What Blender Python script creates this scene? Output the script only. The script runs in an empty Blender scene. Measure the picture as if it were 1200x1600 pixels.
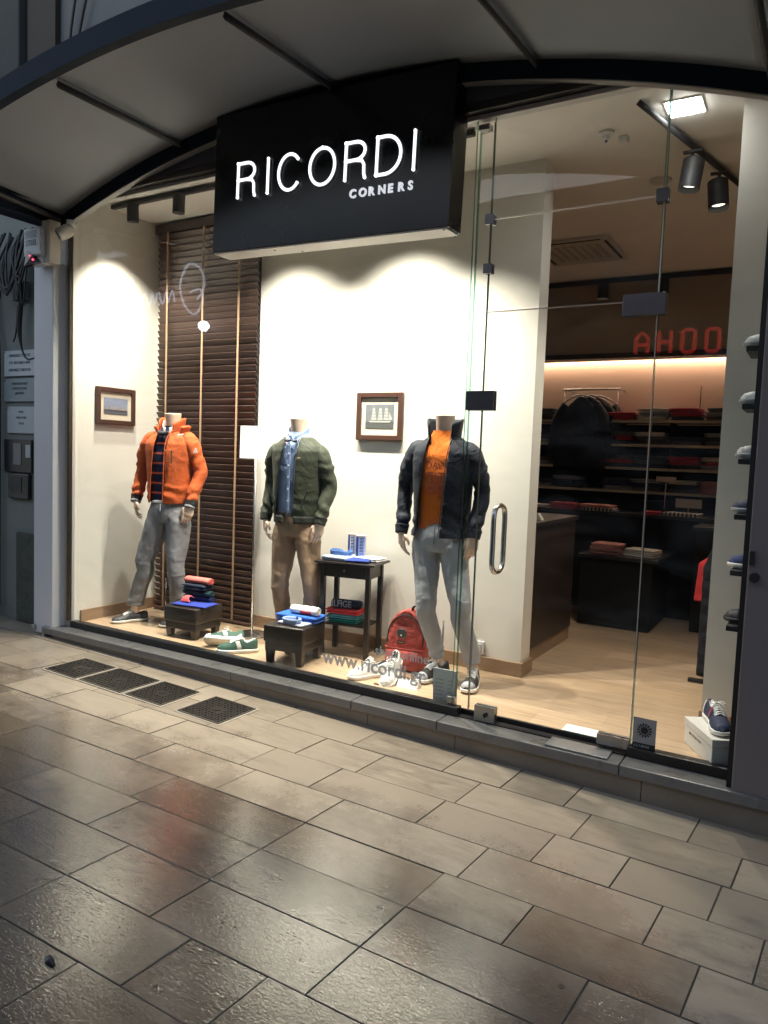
import bpy, bmesh, math, random
from mathutils import Vector, Matrix, noise
C = bpy.data.collections.new('shopfront'); bpy.context.scene.collection.children.link(C)
S = bpy.context.scene
R = math.radians
# ------------------------------------------------------------------ camera (solved from the photo's vanishing points)
cam = bpy.data.objects.new('camera', bpy.data.cameras.new('camera')); C.objects.link(cam); S.camera = cam
X_, Y_, Z_ = (0.858, 0.070, -0.508), (0.512, -0.046, 0.858), (0.037, -0.996, -0.076)
def _cam():
    right = Vector((X_[0], Y_[0], Z_[0])); up = -Vector((X_[1], Y_[1], Z_[1])); fwd = Vector((X_[2], Y_[2], Z_[2]))
    fwd.normalize(); right = (right - fwd*right.dot(fwd)).normalized(); up = right.cross(fwd)
    m = Matrix((right, up, -fwd)).transposed().to_4x4(); m.translation = (0, 0, 1.35); return m
cam.matrix_world = _cam()
cam.data.sensor_fit = 'VERTICAL'; cam.data.sensor_height = 36; cam.data.lens = 36*1155/1600
cam.data.clip_start = .05; cam.data.clip_end = 500
S.render.resolution_x, S.render.resolution_y = 768, 1024
# ------------------------------------------------------------------ world: dusk sky, no sun disc
W = bpy.data.worlds.new('World'); S.world = W; W.use_nodes = True
nt = W.node_tree; sky = nt.nodes.new('ShaderNodeTexSky'); sky.sky_type = 'NISHITA'; sky.sun_disc = False
sky.sun_elevation = R(6.2); sky.sun_rotation = R(200); sky.ozone_density = 3.0
hs = nt.nodes.new('ShaderNodeHueSaturation'); hs.inputs['Saturation'].default_value = .55; nt.links.new(sky.outputs[0], hs.inputs['Color']); nt.links.new(hs.outputs[0], nt.nodes['Background'].inputs[0]); nt.nodes['Background'].inputs[1].default_value = .15
S.view_settings.view_transform = 'Standard'; S.view_settings.look = 'None'; S.view_settings.exposure = 1.6; S.view_settings.gamma = 1
S.cycles.use_denoising = True; S.cycles.max_bounces = 10; S.cycles.transparent_max_bounces = 24
S.cycles.sample_clamp_indirect = 4; S.cycles.caustics_reflective = False; S.cycles.caustics_refractive = False
SPOT_W = 84.0
# ------------------------------------------------------------------ materials
M = {}
def mat(name, col, rough=.6, metal=0., spec=.5, var=0., vscale=8., bump=0., bscale=60., dist=.002, emit=None, es=0., stretch=None, coat=0., sheen=0., rvar=0.):
    if name in M: return M[name]
    m = bpy.data.materials.new(name); m.use_nodes = True; n = m.node_tree.nodes; l = m.node_tree.links
    b = n['Principled BSDF']; b.inputs['Base Color'].default_value = (*col, 1); b.inputs['Roughness'].default_value = rough
    b.inputs['Metallic'].default_value = metal; b.inputs['Specular IOR Level'].default_value = spec
    b.inputs['Coat Weight'].default_value = coat; b.inputs['Sheen Weight'].default_value = sheen
    tc = n.new('ShaderNodeTexCoord'); vec = tc.outputs['Object']
    if stretch:
        mp = n.new('ShaderNodeMapping'); mp.inputs['Scale'].default_value = stretch; l.new(vec, mp.inputs[0]); vec = mp.outputs[0]
    if var or rvar:
        t = n.new('ShaderNodeTexNoise'); t.inputs['Scale'].default_value = vscale; t.inputs['Detail'].default_value = 6; l.new(vec, t.inputs[0])
    if var:
        mx = n.new('ShaderNodeMix'); mx.data_type = 'RGBA'; l.new(t.outputs[0], mx.inputs[0])
        mx.inputs[6].default_value = (*[c*(1-var) for c in col], 1); mx.inputs[7].default_value = (*[min(1, c*(1+var)) for c in col], 1)
        l.new(mx.outputs[2], b.inputs['Base Color'])
    if rvar:
        mr = n.new('ShaderNodeMapRange'); mr.inputs[3].default_value = max(.02, rough-rvar); mr.inputs[4].default_value = rough+rvar
        l.new(t.outputs[0], mr.inputs[0]); l.new(mr.outputs[0], b.inputs['Roughness'])
    if bump:
        t2 = n.new('ShaderNodeTexNoise'); t2.inputs['Scale'].default_value = bscale; t2.inputs['Detail'].default_value = 5; l.new(vec, t2.inputs[0])
        bp = n.new('ShaderNodeBump'); bp.inputs['Strength'].default_value = bump; bp.inputs['Distance'].default_value = dist
        l.new(t2.outputs[0], bp.inputs['Height']); l.new(bp.outputs[0], b.inputs['Normal'])
    if emit: b.inputs['Emission Color'].default_value = (*emit, 1); b.inputs['Emission Strength'].default_value = es
    M[name] = m; return m
def cloth(name, col, rough=.75, shine=.3, fold=.35, fscale=9., var=.12):
    """woven fabric: large soft creases + fine weave, as bump"""
    if name in M: return M[name]
    m = mat(name, col, rough, spec=shine, var=var, vscale=5.); n = m.node_tree.nodes; l = m.node_tree.links; b = n['Principled BSDF']
    tc = n.new('ShaderNodeTexCoord')
    t = n.new('ShaderNodeTexNoise'); t.inputs['Scale'].default_value = fscale; t.inputs['Detail'].default_value = 3; t.inputs['Distortion'].default_value = 1.6
    w = n.new('ShaderNodeTexNoise'); w.inputs['Scale'].default_value = 420.; w.inputs['Detail'].default_value = 2
    l.new(tc.outputs['Object'], t.inputs[0]); l.new(tc.outputs['Object'], w.inputs[0])
    ab = n.new('ShaderNodeMath'); ab.operation = 'SUBTRACT'; ab.inputs[1].default_value = .5; l.new(t.outputs[0], ab.inputs[0])
    a2 = n.new('ShaderNodeMath'); a2.operation = 'ABSOLUTE'; l.new(ab.outputs[0], a2.inputs[0])
    b1 = n.new('ShaderNodeBump'); b1.inputs['Strength'].default_value = fold; b1.inputs['Distance'].default_value = .03; l.new(a2.outputs[0], b1.inputs['Height'])
    b2 = n.new('ShaderNodeBump'); b2.inputs['Strength'].default_value = .25; b2.inputs['Distance'].default_value = .0006; l.new(w.outputs[0], b2.inputs['Height'])
    l.new(b1.outputs[0], b2.inputs['Normal']); l.new(b2.outputs[0], b.inputs['Normal']); b.inputs['Sheen Weight'].default_value = .05
    return m
def stripes(name, c1, c2, axis, period, duty, off=0., rough=.8, base=None):
    """two-colour stripes that belong to the knit/print itself"""
    if name in M: return M[name]
    m = cloth(name, c1, rough, .2, .2); n = m.node_tree.nodes; l = m.node_tree.links; b = n['Principled BSDF']
    for k in list(b.inputs['Base Color'].links): l.remove(k)
    tc = n.new('ShaderNodeTexCoord'); sp = n.new('ShaderNodeSeparateXYZ'); l.new(tc.outputs['Object'], sp.inputs[0])
    a = n.new('ShaderNodeMath'); a.operation = 'ADD'; a.inputs[1].default_value = 10 + off; l.new(sp.outputs[axis], a.inputs[0])
    d = n.new('ShaderNodeMath'); d.operation = 'DIVIDE'; d.inputs[1].default_value = period; l.new(a.outputs[0], d.inputs[0])
    f = n.new('ShaderNodeMath'); f.operation = 'FRACT'; l.new(d.outputs[0], f.inputs[0])
    g = n.new('ShaderNodeMath'); g.operation = 'LESS_THAN'; g.inputs[1].default_value = duty; l.new(f.outputs[0], g.inputs[0])
    mx = n.new('ShaderNodeMix'); mx.data_type = 'RGBA'; mx.inputs[6].default_value = (*c1, 1); mx.inputs[7].default_value = (*c2, 1)
    l.new(g.outputs[0], mx.inputs[0]); l.new(mx.outputs[2], b.inputs['Base Color']); return m
def glass(name, tint=(.93, .96, .95), refl=1.0):
    m = bpy.data.materials.new(name); m.use_nodes = True; n = m.node_tree.nodes; l = m.node_tree.links
    n.remove(n['Principled BSDF']); o = n['Material Output']
    tr = n.new('ShaderNodeBsdfTransparent'); tr.inputs[0].default_value = (*tint, 1)
    gl = n.new('ShaderNodeBsdfGlossy'); gl.inputs['Roughness'].default_value = .01; gl.inputs[0].default_value = (refl, refl, refl, 1)
    fr = n.new('ShaderNodeFresnel'); fr.inputs[0].default_value = 1.45
    mx = n.new('ShaderNodeMixShader'); ge = n.new('ShaderNodeNewGeometry'); iv = n.new('ShaderNodeMath'); iv.operation = 'SUBTRACT'; iv.inputs[0].default_value = 1; l.new(ge.outputs['Backfacing'], iv.inputs[1])
    ml = n.new('ShaderNodeMath'); ml.operation = 'MULTIPLY'; l.new(iv.outputs[0], ml.inputs[0]); l.new(fr.outputs[0], ml.inputs[1])
    l.new(ml.outputs[0], mx.inputs[0]); l.new(tr.outputs[0], mx.inputs[1]); l.new(gl.outputs[0], mx.inputs[2])
    # faint smears and dust film
    tc = n.new('ShaderNodeTexCoord'); mp = n.new('ShaderNodeMapping'); mp.inputs['Scale'].default_value = (1.2, 1, 3); l.new(tc.outputs['Object'], mp.inputs[0])
    t = n.new('ShaderNodeTexNoise'); t.inputs['Scale'].default_value = 1.6; t.inputs['Detail'].default_value = 7; t.inputs['Distortion'].default_value = 1.2; l.new(mp.outputs[0], t.inputs[0])
    mr = n.new('ShaderNodeMapRange'); mr.inputs[1].default_value = .45; mr.inputs[2].default_value = .8; mr.inputs[4].default_value = .035; l.new(t.outputs[0], mr.inputs[0])
    df = n.new('ShaderNodeBsdfDiffuse'); df.inputs[0].default_value = (.7, .72, .75, 1); m2 = n.new('ShaderNodeMixShader')
    l.new(mr.outputs[0], m2.inputs[0]); l.new(mx.outputs[0], m2.inputs[1]); l.new(df.outputs[0], m2.inputs[2])
    l.new(m2.outputs[0], o.inputs[0]); M[name] = m; return m
glass('clear_glass'); glass('glass_edge', (.45, .68, .62)); glass('clear_acrylic', (.9, .92, .9))
wall_cream = mat('cream_paint', (.72, .69, .625), .55, spec=.3, var=.02, vscale=3, bump=.15, bscale=180, dist=.0006)
ceil_white = mat('ceiling_white', (.80, .78, .74), .8, spec=.2, var=.02, vscale=2)
black_metal = mat('black_metal', (.014, .014, .015), .6, 0, .5, bump=.1, bscale=300, dist=.0003)
dark_frame = mat('dark_aluminium', (.05, .048, .048), .35, .6, .5, var=.2, vscale=20, rvar=.12)
steel = mat('brushed_steel', (.55, .54, .52), .25, 1, .5, rvar=.08, vscale=40, stretch=(1, 1, .05))
chrome = mat('satin_metal', (.38, .38, .38), .3, 1, rvar=.1, vscale=30)
skin = mat('mannequin_skin', (.80, .60, .46), .42, spec=.4, var=.03)
ottoman_m = mat('dark_leather', (.022, .016, .013), .3, spec=.55, bump=.35, bscale=220, dist=.0012, rvar=.08, vscale=14)
black_wood = mat('black_brown_wood', (.016, .012, .010), .38, spec=.5, var=.35, vscale=9, stretch=(1, 1, 12), bump=.1, bscale=30)
white_pl = mat('white_plastic', (.72, .72, .72), .45)
# ------------------------------------------------------------------ mesh helpers
class MB:
    def __init__(s): s.bm = bmesh.new()
    def box(s, c, d, bev=0., rot=None, seg=2, taper=None):
        t = bmesh.new(); bmesh.ops.create_cube(t, size=1)
        for v in t.verts:
            k = (taper if (taper and v.co.z < 0) else 1)
            v.co = Vector((v.co.x*d[0]*k, v.co.y*d[1]*k, v.co.z*d[2]))
        if bev: bmesh.ops.bevel(t, geom=list(t.edges), offset=bev, segments=seg, profile=.5, affect='EDGES')
        m = Matrix.Translation(c) @ (rot.to_4x4() if rot else Matrix.Identity(4))
        t.transform(m); s._add(t); return s
    def _add(s, t):
        me = bpy.data.meshes.new('t'); t.to_mesh(me); t.free(); s.bm.from_mesh(me); bpy.data.meshes.remove(me)
    def cyl(s, a, b, r, r2=None, n=20, cap=True):
        a, b = Vector(a), Vector(b); r2 = r if r2 is None else r2; z = (b-a).normalized()
        x = z.orthogonal().normalized(); y = z.cross(x); A, B = [], []
        for i in range(n):
            t = 2*math.pi*i/n; d = x*math.cos(t)+y*math.sin(t)
            A.append(s.bm.verts.new(a+d*r)); B.append(s.bm.verts.new(b+d*r2))
        for i in range(n): s.bm.faces.new((A[i], A[(i+1) % n], B[(i+1) % n], B[i])).smooth = True
        if cap: s.bm.faces.new(A[::-1]); s.bm.faces.new(B)
        return s
    def rings(s, rs, closed=True, cap=True, smooth=True):
        V = [[s.bm.verts.new(p) for p in r] for r in rs]; n = len(V[0])
        for a, b in zip(V, V[1:]):
            for i in range(n if closed else n-1):
                j = (i+1) % n; f = s.bm.faces.new((a[i], a[j], b[j], b[i])); f.smooth = smooth
        if cap and closed:
            for r in (V[0][::-1], V[-1]):
                f = s.bm.faces.new(r); f.smooth = False
        return V
    def tube(s, pts, rad, n=12, side=None, cap=True, spline=True, steps=4, disp=None):
        """pts -> Catmull-Rom; rad: number or list of (rx, ry)"""
        P = [Vector(p) for p in pts]; Rr = [(r, r) if not hasattr(r, '__len__') else r for r in (rad if hasattr(rad, '__len__') else [rad]*len(P))]
        if spline and len(P) > 2:
            Q, RR = [], []
            for i in range(len(P)-1):
                p0, p1, p2, p3 = P[max(i-1, 0)], P[i], P[i+1], P[min(i+2, len(P)-1)]
                r0, r1, r2, r3 = Rr[max(i-1, 0)], Rr[i], Rr[i+1], Rr[min(i+2, len(P)-1)]
                for k in range(steps):
                    t = k/steps; f = lambda a, b, c, d: .5*((2*b)+(c-a)*t+(2*a-5*b+4*c-d)*t*t+(3*b-a-3*c+d)*t**3)
                    Q.append(Vector([f(p0[j], p1[j], p2[j], p3[j]) for j in range(3)])); RR.append(tuple(max(.0005, f(r0[j], r1[j], r2[j], r3[j])) for j in range(2)))
            Q.append(P[-1]); RR.append(Rr[-1])
        else: Q, RR = P, Rr
        rs = []; sv = Vector(side) if side else None
        for i, q in enumerate(Q):
            t = (Q[min(i+1, len(Q)-1)]-Q[max(i-1, 0)]).normalized()
            if sv is None: sv = t.orthogonal()
            x = (sv-t*sv.dot(t)).normalized(); y = t.cross(x)
            if not side: sv = x
            ring = []
            for k in range(n):
                a = 2*math.pi*k/n; d = x*math.cos(a)*RR[i][0]+y*math.sin(a)*RR[i][1]; p = q+d
                if disp: p = p+d.normalized()*disp(p, i/(len(Q)-1), a)
                ring.append(p)
            rs.append(ring)
        s.rings(rs, True, cap); return s
    def poly(s, pts, depth, axis=Vector((0, 1, 0))):
        """flat outline extruded by depth along axis"""
        V = [s.bm.verts.new(p) for p in pts]; U = [s.bm.verts.new(Vector(p)+axis*depth) for p in pts]
        n = len(V); s.bm.faces.new(V); s.bm.faces.new(U[::-1])
        for i in range(n): s.bm.faces.new((V[i], U[i], U[(i+1) % n], V[(i+1) % n]))
        return s
    def text(s, body, size, loc=(0, 0, 0), rot=None, ext=.001, off=0., align='LEFT', squash=1.):
        cu = bpy.data.curves.new('t', 'FONT'); cu.body = body; cu.size = size; cu.extrude = ext; cu.offset = off; cu.align_x = align; cu.resolution_u = 4
        o = bpy.data.objects.new('t', cu); C.objects.link(o); dg = bpy.context.evaluated_depsgraph_get(); dg.update()
        me = bpy.data.meshes.new_from_object(o.evaluated_get(dg)); bpy.data.objects.remove(o)
        m = Matrix.Translation(loc) @ (rot.to_4x4() if rot else Matrix.Rotation(R(90), 4, 'X')) @ Matrix.Diagonal((squash, 1, 1, 1))
        me.transform(m); s.bm.from_mesh(me); bpy.data.meshes.remove(me); return s
    def build(s, name, m, parent=None, recalc=True, sub=0, solid=0., smooth=False, loc=None):
        if recalc: bmesh.ops.recalc_face_normals(s.bm, faces=s.bm.faces)
        me = bpy.data.meshes.new(name); s.bm.to_mesh(me); s.bm.free()
        if smooth:
            for p in me.polygons: p.use_smooth = True
        o = bpy.data.objects.new(name, me); C.objects.link(o); me.materials.append(m)
        if parent: o.parent = parent
        if loc: o.location = loc
        if solid: q = o.modifiers.new('s', 'SOLIDIFY'); q.thickness = solid; q.offset = 0
        if sub: q = o.modifiers.new('u', 'SUBSURF'); q.levels = q.render_levels = sub
        return o
def bake(bm, voxel, smooth_it=4, disp=None):
    """union of overlapping closed shells -> one continuous surface"""
    me = bpy.data.meshes.new('t'); bm.to_mesh(me); bm.free(); o = bpy.data.objects.new('t', me); C.objects.link(o)
    q = o.modifiers.new('r', 'REMESH'); q.mode = 'VOXEL'; q.voxel_size = voxel
    if smooth_it: q = o.modifiers.new('s', 'SMOOTH'); q.iterations = smooth_it; q.factor = .5
    dg = bpy.context.evaluated_depsgraph_get(); dg.update()
    r = bpy.data.meshes.new_from_object(o.evaluated_get(dg)); bpy.data.objects.remove(o)
    if disp:
        nn = [v.normal.copy() for v in r.vertices]
        for v, q in zip(r.vertices, nn): v.co += q*disp(v.co)
    for p in r.polygons: p.use_smooth = True
    return r
def meshobj(name, me, m, parent=None):
    o = bpy.data.objects.new(name, me); C.objects.link(o); me.materials.clear(); me.materials.append(m)
    if parent: o.parent = parent
    return o
def tag(o, label=None, cat=None, group=None, kind=None):
    if label: o['label'] = label
    if cat: o['category'] = cat
    if group: o['group'] = group
    if kind: o['kind'] = kind
    return o
def thing(name, label, cat, loc=(0, 0, 0), rz=0., group=None):
    o = bpy.data.objects.new(name, None); C.objects.link(o); o.location = loc; o.rotation_euler = (0, 0, R(rz)); o.empty_display_size = .1
    return tag(o, label, cat, group)
def rid(p, f, o=3): return noise.fractal(Vector(p)*f, .9, 2.1, o)
RX90 = Matrix.Rotation(R(90), 4, 'X')
#%%STRUCT
# ------------------------------------------------------------------ pavement
def pave_z(x, y): return -.203-.02*x
def pavement():
    rnd = random.Random(4)
    m = bpy.data.materials.new('wet_pavers'); m.use_nodes = True; n = m.node_tree.nodes; l = m.node_tree.links; b = n['Principled BSDF']
    tc = n.new('ShaderNodeTexCoord'); co = tc.outputs['Object']; at = n.new('ShaderNodeAttribute'); at.attribute_name = 'tone'
    sp = n.new('ShaderNodeSeparateColor'); l.new(at.outputs[0], sp.inputs[0])
    def N(scale, det=6, rough=.6, vec=co, dist=0.):
        t = n.new('ShaderNodeTexNoise'); t.inputs['Scale'].default_value = scale; t.inputs['Detail'].default_value = det; t.inputs['Roughness'].default_value = rough; t.inputs['Distortion'].default_value = dist
        l.new(vec, t.inputs[0]); return t.outputs[0]
    def math_(op, a, bb=None, clamp=False):
        t = n.new('ShaderNodeMath'); t.operation = op; t.use_clamp = clamp
        for i, v in enumerate((a, bb)):
            if v is None: continue
            if isinstance(v, (int, float)): t.inputs[i].default_value = v
            else: l.new(v, t.inputs[i])
        return t.outputs[0]
    def mixc(f, a, c):
        t = n.new('ShaderNodeMix'); t.data_type = 'RGBA'
        l.new(f, t.inputs[0])
        for i, v in ((6, a), (7, c)):
            if isinstance(v, tuple): t.inputs[i].default_value = (*v, 1)
            else: l.new(v, t.inputs[i])
        return t.outputs[2]
    xyz = n.new('ShaderNodeSeparateXYZ'); l.new(co, xyz.inputs[0])
    # grain runs along the slabs
    mp = n.new('ShaderNodeMapping'); mp.inputs['Scale'].default_value = (1, 4, 1); l.new(co, mp.inputs[0])
    streak = N(5, 8, .65, mp.outputs[0], .8); blot = N(2.6, 8, .6); fine = N(70, 6, .7)
    c = mixc(sp.outputs[0], (.30, .245, .19), (.40, .335, .26))
    ramp = n.new('ShaderNodeMapRange'); ramp.inputs[1].default_value = .35; ramp.inputs[2].default_value = .7; l.new(streak, ramp.inputs[0])
    c = mixc(ramp.outputs[0], c, mixc(sp.outputs[1], (.18, .14, .105), (.42, .345, .265)))
    spk = n.new('ShaderNodeMapRange'); spk.inputs[1].default_value = .6; spk.inputs[2].default_value = .75; spk.inputs[4].default_value = .5; l.new(fine, spk.inputs[0])
    c = mixc(spk.outputs[0], c, (.14, .115, .09))
    mp3 = n.new('ShaderNodeMapping'); mp3.inputs['Scale'].default_value = (.8, 2.6, 1); l.new(co, mp3.inputs[0])
    grime = n.new('ShaderNodeMapRange'); grime.inputs[1].default_value = .54; grime.inputs[2].default_value = .74; grime.inputs[4].default_value = .6; l.new(N(3.2, 9, .68, mp3.outputs[0], .5), grime.inputs[0])
    c = mixc(grime.outputs[0], c, (.12, .10, .08))
    vo = n.new('ShaderNodeTexVoronoi'); vo.inputs['Scale'].default_value = 3.1; l.new(co, vo.inputs[0])
    gum = n.new('ShaderNodeMapRange'); gum.inputs[1].default_value = .045; gum.inputs[2].default_value = .035; gum.inputs[4].default_value = .55; l.new(vo.outputs['Distance'], gum.inputs[0])
    c = mixc(gum.outputs[0], c, (.10, .085, .07))
    # wetness: everything the awning does not shelter, with a ragged edge, plus single damp slabs
    d = math_('SUBTRACT', 2.68, xyz.outputs[1]); d = math_('ADD', d, math_('MULTIPLY', math_('SUBTRACT', blot, .5), 1.5))
    d = math_('ADD', d, math_('MULTIPLY', math_('SUBTRACT', sp.outputs[2], .5), .45)); d = math_('SUBTRACT', d, math_('MULTIPLY', math_('ADD', xyz.outputs[0], 1.6), .12))
    wet = math_('MULTIPLY', d, 1.5, True)
    dk = mixc(wet, c, (.5, .5, .5)); t = n.new('ShaderNodeMix'); t.data_type = 'RGBA'; t.blend_type = 'MULTIPLY'; l.new(wet, t.inputs[0]); l.new(c, t.inputs[6]); t.inputs[7].default_value = (.46, .42, .38, 1)
    l.new(t.outputs[2], b.inputs['Base Color'])
    rr = n.new('ShaderNodeMapRange'); rr.inputs[3].default_value = .34; rr.inputs[4].default_value = .07; l.new(wet, rr.inputs[0])
    r2 = math_('ADD', rr.outputs[0], math_('MULTIPLY', math_('SUBTRACT', fine, .5), .25)); l.new(r2, b.inputs['Roughness'])
    b.inputs['Specular IOR Level'].default_value = .7
    b.inputs['Coat IOR'].default_value = 2.0
    l.new(math_('MULTIPLY', wet, 1.), b.inputs['Coat Weight']); b.inputs['Coat Roughness'].default_value = .035
    mp2 = n.new('ShaderNodeMapping'); mp2.inputs['Scale'].default_value = (1, 2.2, 1); l.new(co, mp2.inputs[0])
    h = math_('ADD', math_('MULTIPLY', N(58, 3, .55, mp2.outputs[0], .7), .8), math_('MULTIPLY', N(19, 2, .5), .45))
    bp = n.new('ShaderNodeBump'); bp.inputs['Distance'].default_value = .0022; l.new(h, bp.inputs['Height'])
    bs = n.new('ShaderNodeMapRange'); bs.inputs[3].default_value = .35; bs.inputs[4].default_value = .5; l.new(wet, bs.inputs[0]); l.new(bs.outputs[0], bp.inputs['Strength'])
    l.new(bp.outputs[0], b.inputs['Normal']); l.new(bp.outputs[0], b.inputs['Coat Normal'])
    u = Vector((math.cos(R(1)), math.sin(R(1)))); v = Vector((-math.sin(R(-3.9)), math.cos(R(-3.9))))
    bm = bmesh.new(); cl = bm.loops.layers.float_color.new('tone')
    known = {4: [-2.62, -1.90, -1.27, -.925+.0, -.39, .12], 5: [-2.4, -1.90, -1.22, -.564, -.243, .3], 6: [-2.1, -1.55, -1.051, -.752, -.42, .1], 3: [-3.1, -2.55, -1.9, -1.27, -.647, -.1], 2: [-3.3, -2.8, -2.295, -1.89, -1.27, -.6, .1]}
    T0 = 1.38; wdt = .262
    for k in range(-30, 9):
        t0 = T0+(k-0)*wdt; t1 = t0+wdt
        key = {1: 2, 2: 3, 3: 4, 4: 5, 5: 6}.get(k)
        js = list(known[key]) if key else [-3+rnd.uniform(0, .3)]
        while js[0] > -14: js.insert(0, js[0]-rnd.choice([.32, .4, .52, .62]))
        while js[-1] < 6: js.append(js[-1]+rnd.choice([.3, .36, .52, .6]))
        for a, bb in zip(js, js[1:]):
            g = .0018; tn = (rnd.random(), rnd.random(), rnd.random()); dz = rnd.uniform(-.0015, .0015); ch = .002
            tx, ty = rnd.uniform(-.002, .002), rnd.uniform(-.002, .002)
            def P(s_, t_, z): 
                q = u*s_+v*t_; return Vector((q.x, q.y, pave_z(q.x, q.y)+z+dz+tx*(s_-a)+ty*(t_-t0)))
            o = [(a+g, t0+g), (bb-g, t0+g), (bb-g, t1-g), (a+g, t1-g)]; i_ = [(a+g+ch, t0+g+ch), (bb-g-ch, t0+g+ch), (bb-g-ch, t1-g-ch), (a+g+ch, t1-g-ch)]
            lo = [bm.verts.new(P(*p, -.007)) for p in o]; mid = [bm.verts.new(P(*p, -.0015)) for p in o]; top = [bm.verts.new(P(*p, 0)) for p in i_]
            fs = [bm.faces.new(top)]
            for q in range(4):
                w = (q+1) % 4; fs += [bm.faces.new((lo[q], lo[w], mid[w], mid[q])), bm.faces.new((mid[q], mid[w], top[w], top[q]))]
            for f in fs:
                for lp in f.loops: lp[cl] = (*tn, 1)
                if f is not fs[0]: f.material_index = 1
    bmesh.ops.recalc_face_normals(bm, faces=bm.faces)
    me = bpy.data.meshes.new('pavement'); bm.to_mesh(me); bm.free(); me.materials.append(m); me.materials.append(mat('joint_mortar', (.17, .145, .115), .8, spec=.2, var=.3, vscale=30, bump=.5, bscale=120))
    o = bpy.data.objects.new('pavement', me); C.objects.link(o); tag(o, kind='structure')
    # ground sheet under the joints, reaching away from the shop
    s = MB(); V = [s.bm.verts.new((x, y, pave_z(x, y)-.006)) for x, y in ((-60, -60), (60, -60), (60, 60), (-60, 60))]
    s.bm.faces.new(V); tag(s.build('ground', mat('joint_mortar', (.17, .145, .115), .7, var=.3, vscale=30, bump=.5, bscale=120)), kind='structure')
pavement()
# ------------------------------------------------------------------ shop floor: wood-look planks
def plank_mat():
    m = mat('plank_floor', (.50, .34, .20), .33, spec=.45); n = m.node_tree.nodes; l = m.node_tree.links; b = n['Principled BSDF']
    tc = n.new('ShaderNodeTexCoord'); mp = n.new('ShaderNodeMapping'); mp.inputs['Rotation'].default_value = (0, 0, R(0)); l.new(tc.outputs['Object'], mp.inputs[0])
    br = n.new('ShaderNodeTexBrick'); br.inputs['Scale'].default_value = 1; br.inputs['Brick Width'].default_value = .9; br.inputs['Row Height'].default_value = .2
    br.inputs['Mortar Size'].default_value = .002; br.inputs['Color1'].default_value = (.38, .265, .165, 1); br.inputs['Color2'].default_value = (.50, .36, .24, 1); br.inputs['Mortar'].default_value = (.36, .27, .18, 1)
    br.offset = .37; l.new(mp.outputs[0], br.inputs[0])
    g = n.new('ShaderNodeMapping'); g.inputs['Scale'].default_value = (1.2, 14, 1); l.new(tc.outputs['Object'], g.inputs[0])
    t = n.new('ShaderNodeTexNoise'); t.inputs['Scale'].default_value = 3; t.inputs['Detail'].default_value = 9; t.inputs['Distortion'].default_value = .6; l.new(g.outputs[0], t.inputs[0])
    mx = n.new('ShaderNodeMix'); mx.data_type = 'RGBA'; mx.blend_type = 'OVERLAY'; mx.inputs[0].default_value = .45; l.new(br.outputs[0], mx.inputs[6]); l.new(t.outputs[0], mx.inputs[7])
    l.new(mx.outputs[2], b.inputs['Base Color'])
    return m
floor_m = plank_mat(); wood_skirt = mat('wood_skirting', (.30, .20, .125), .4, var=.25, vscale=6, stretch=(1, 1, 6))
XL, XR, CZ, GY = -4.81, 1.2, 3.15, 3.577
f = MB().box(((XL+XR)/2, 5.9, -.05), (XR-XL, 4.56, .1)).build('floor', floor_m); tag(f, kind='structure')
# ------------------------------------------------------------------ the shop building
sb = thing('shop_building', 'cream walled clothes shop behind tall glass with a dark grey pillar on its right', 'shop building')
MB().box((XL-.1, 5.9, 1.6), (.2, 4.7, 3.4)).build('wall', wall_cream, sb)
MB().box(((XL-1.55)/2, 4.44, CZ/2), (-1.55-XL, .16, CZ)).build('wall', wall_cream, sb)
MB().box((.32, 4.15, CZ/2), (1.57, .1, CZ)).build('wall', wall_cream, sb)
MB().box((.02, 3.86, CZ/2), (.14, .46, CZ-.004)).build('wall', wall_cream, sb)
MB().box((-1.8, 8.0, CZ/2), (6.0, .2, CZ)).build('back_wall', mat('blush_paint', (.62, .46, .37), .7, spec=.2, var=.04, vscale=2), sb)
MB().box((XR+.1, 6, CZ/2), (.2, 4.2, CZ)).build('wall', wall_cream, sb)
MB().box(((XL+XR)/2, 5.9, CZ+.06), (XR-XL, 4.56, .12)).build('ceiling', ceil_white, sb)
MB().box((-1.8, 7.66, 2.79), (5.98, .18, .72)).build('bulkhead', mat('taupe_paint', (.33, .27, .22), .7, spec=.2, var=.03), sb)
MB().box((-1.8, 7.64, 2.425), (5.98, .2, .05)).build('bulkhead_trim', black_metal, sb)
k = MB().box((-1.8, 7.85, 2.45), (5.6, .03, .02)).build('cove_light', mat('led_strip', (1, .8, .65), emit=(1, .70, .50), es=12), sb)
s = MB(); s.box(((XL-1.55)/2, 4.351, .045), (-1.55-XL, .018, .09), .003); s.box((-1.543, 4.44, .045), (.018, .2, .09), .003); s.box((XL+.009, 3.98, .045), (.018, .72, .09), .003); s.box((.3, 4.092, .045), (1.55, .016, .09), .003)
s.build('skirting', wood_skirt, sb)
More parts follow.
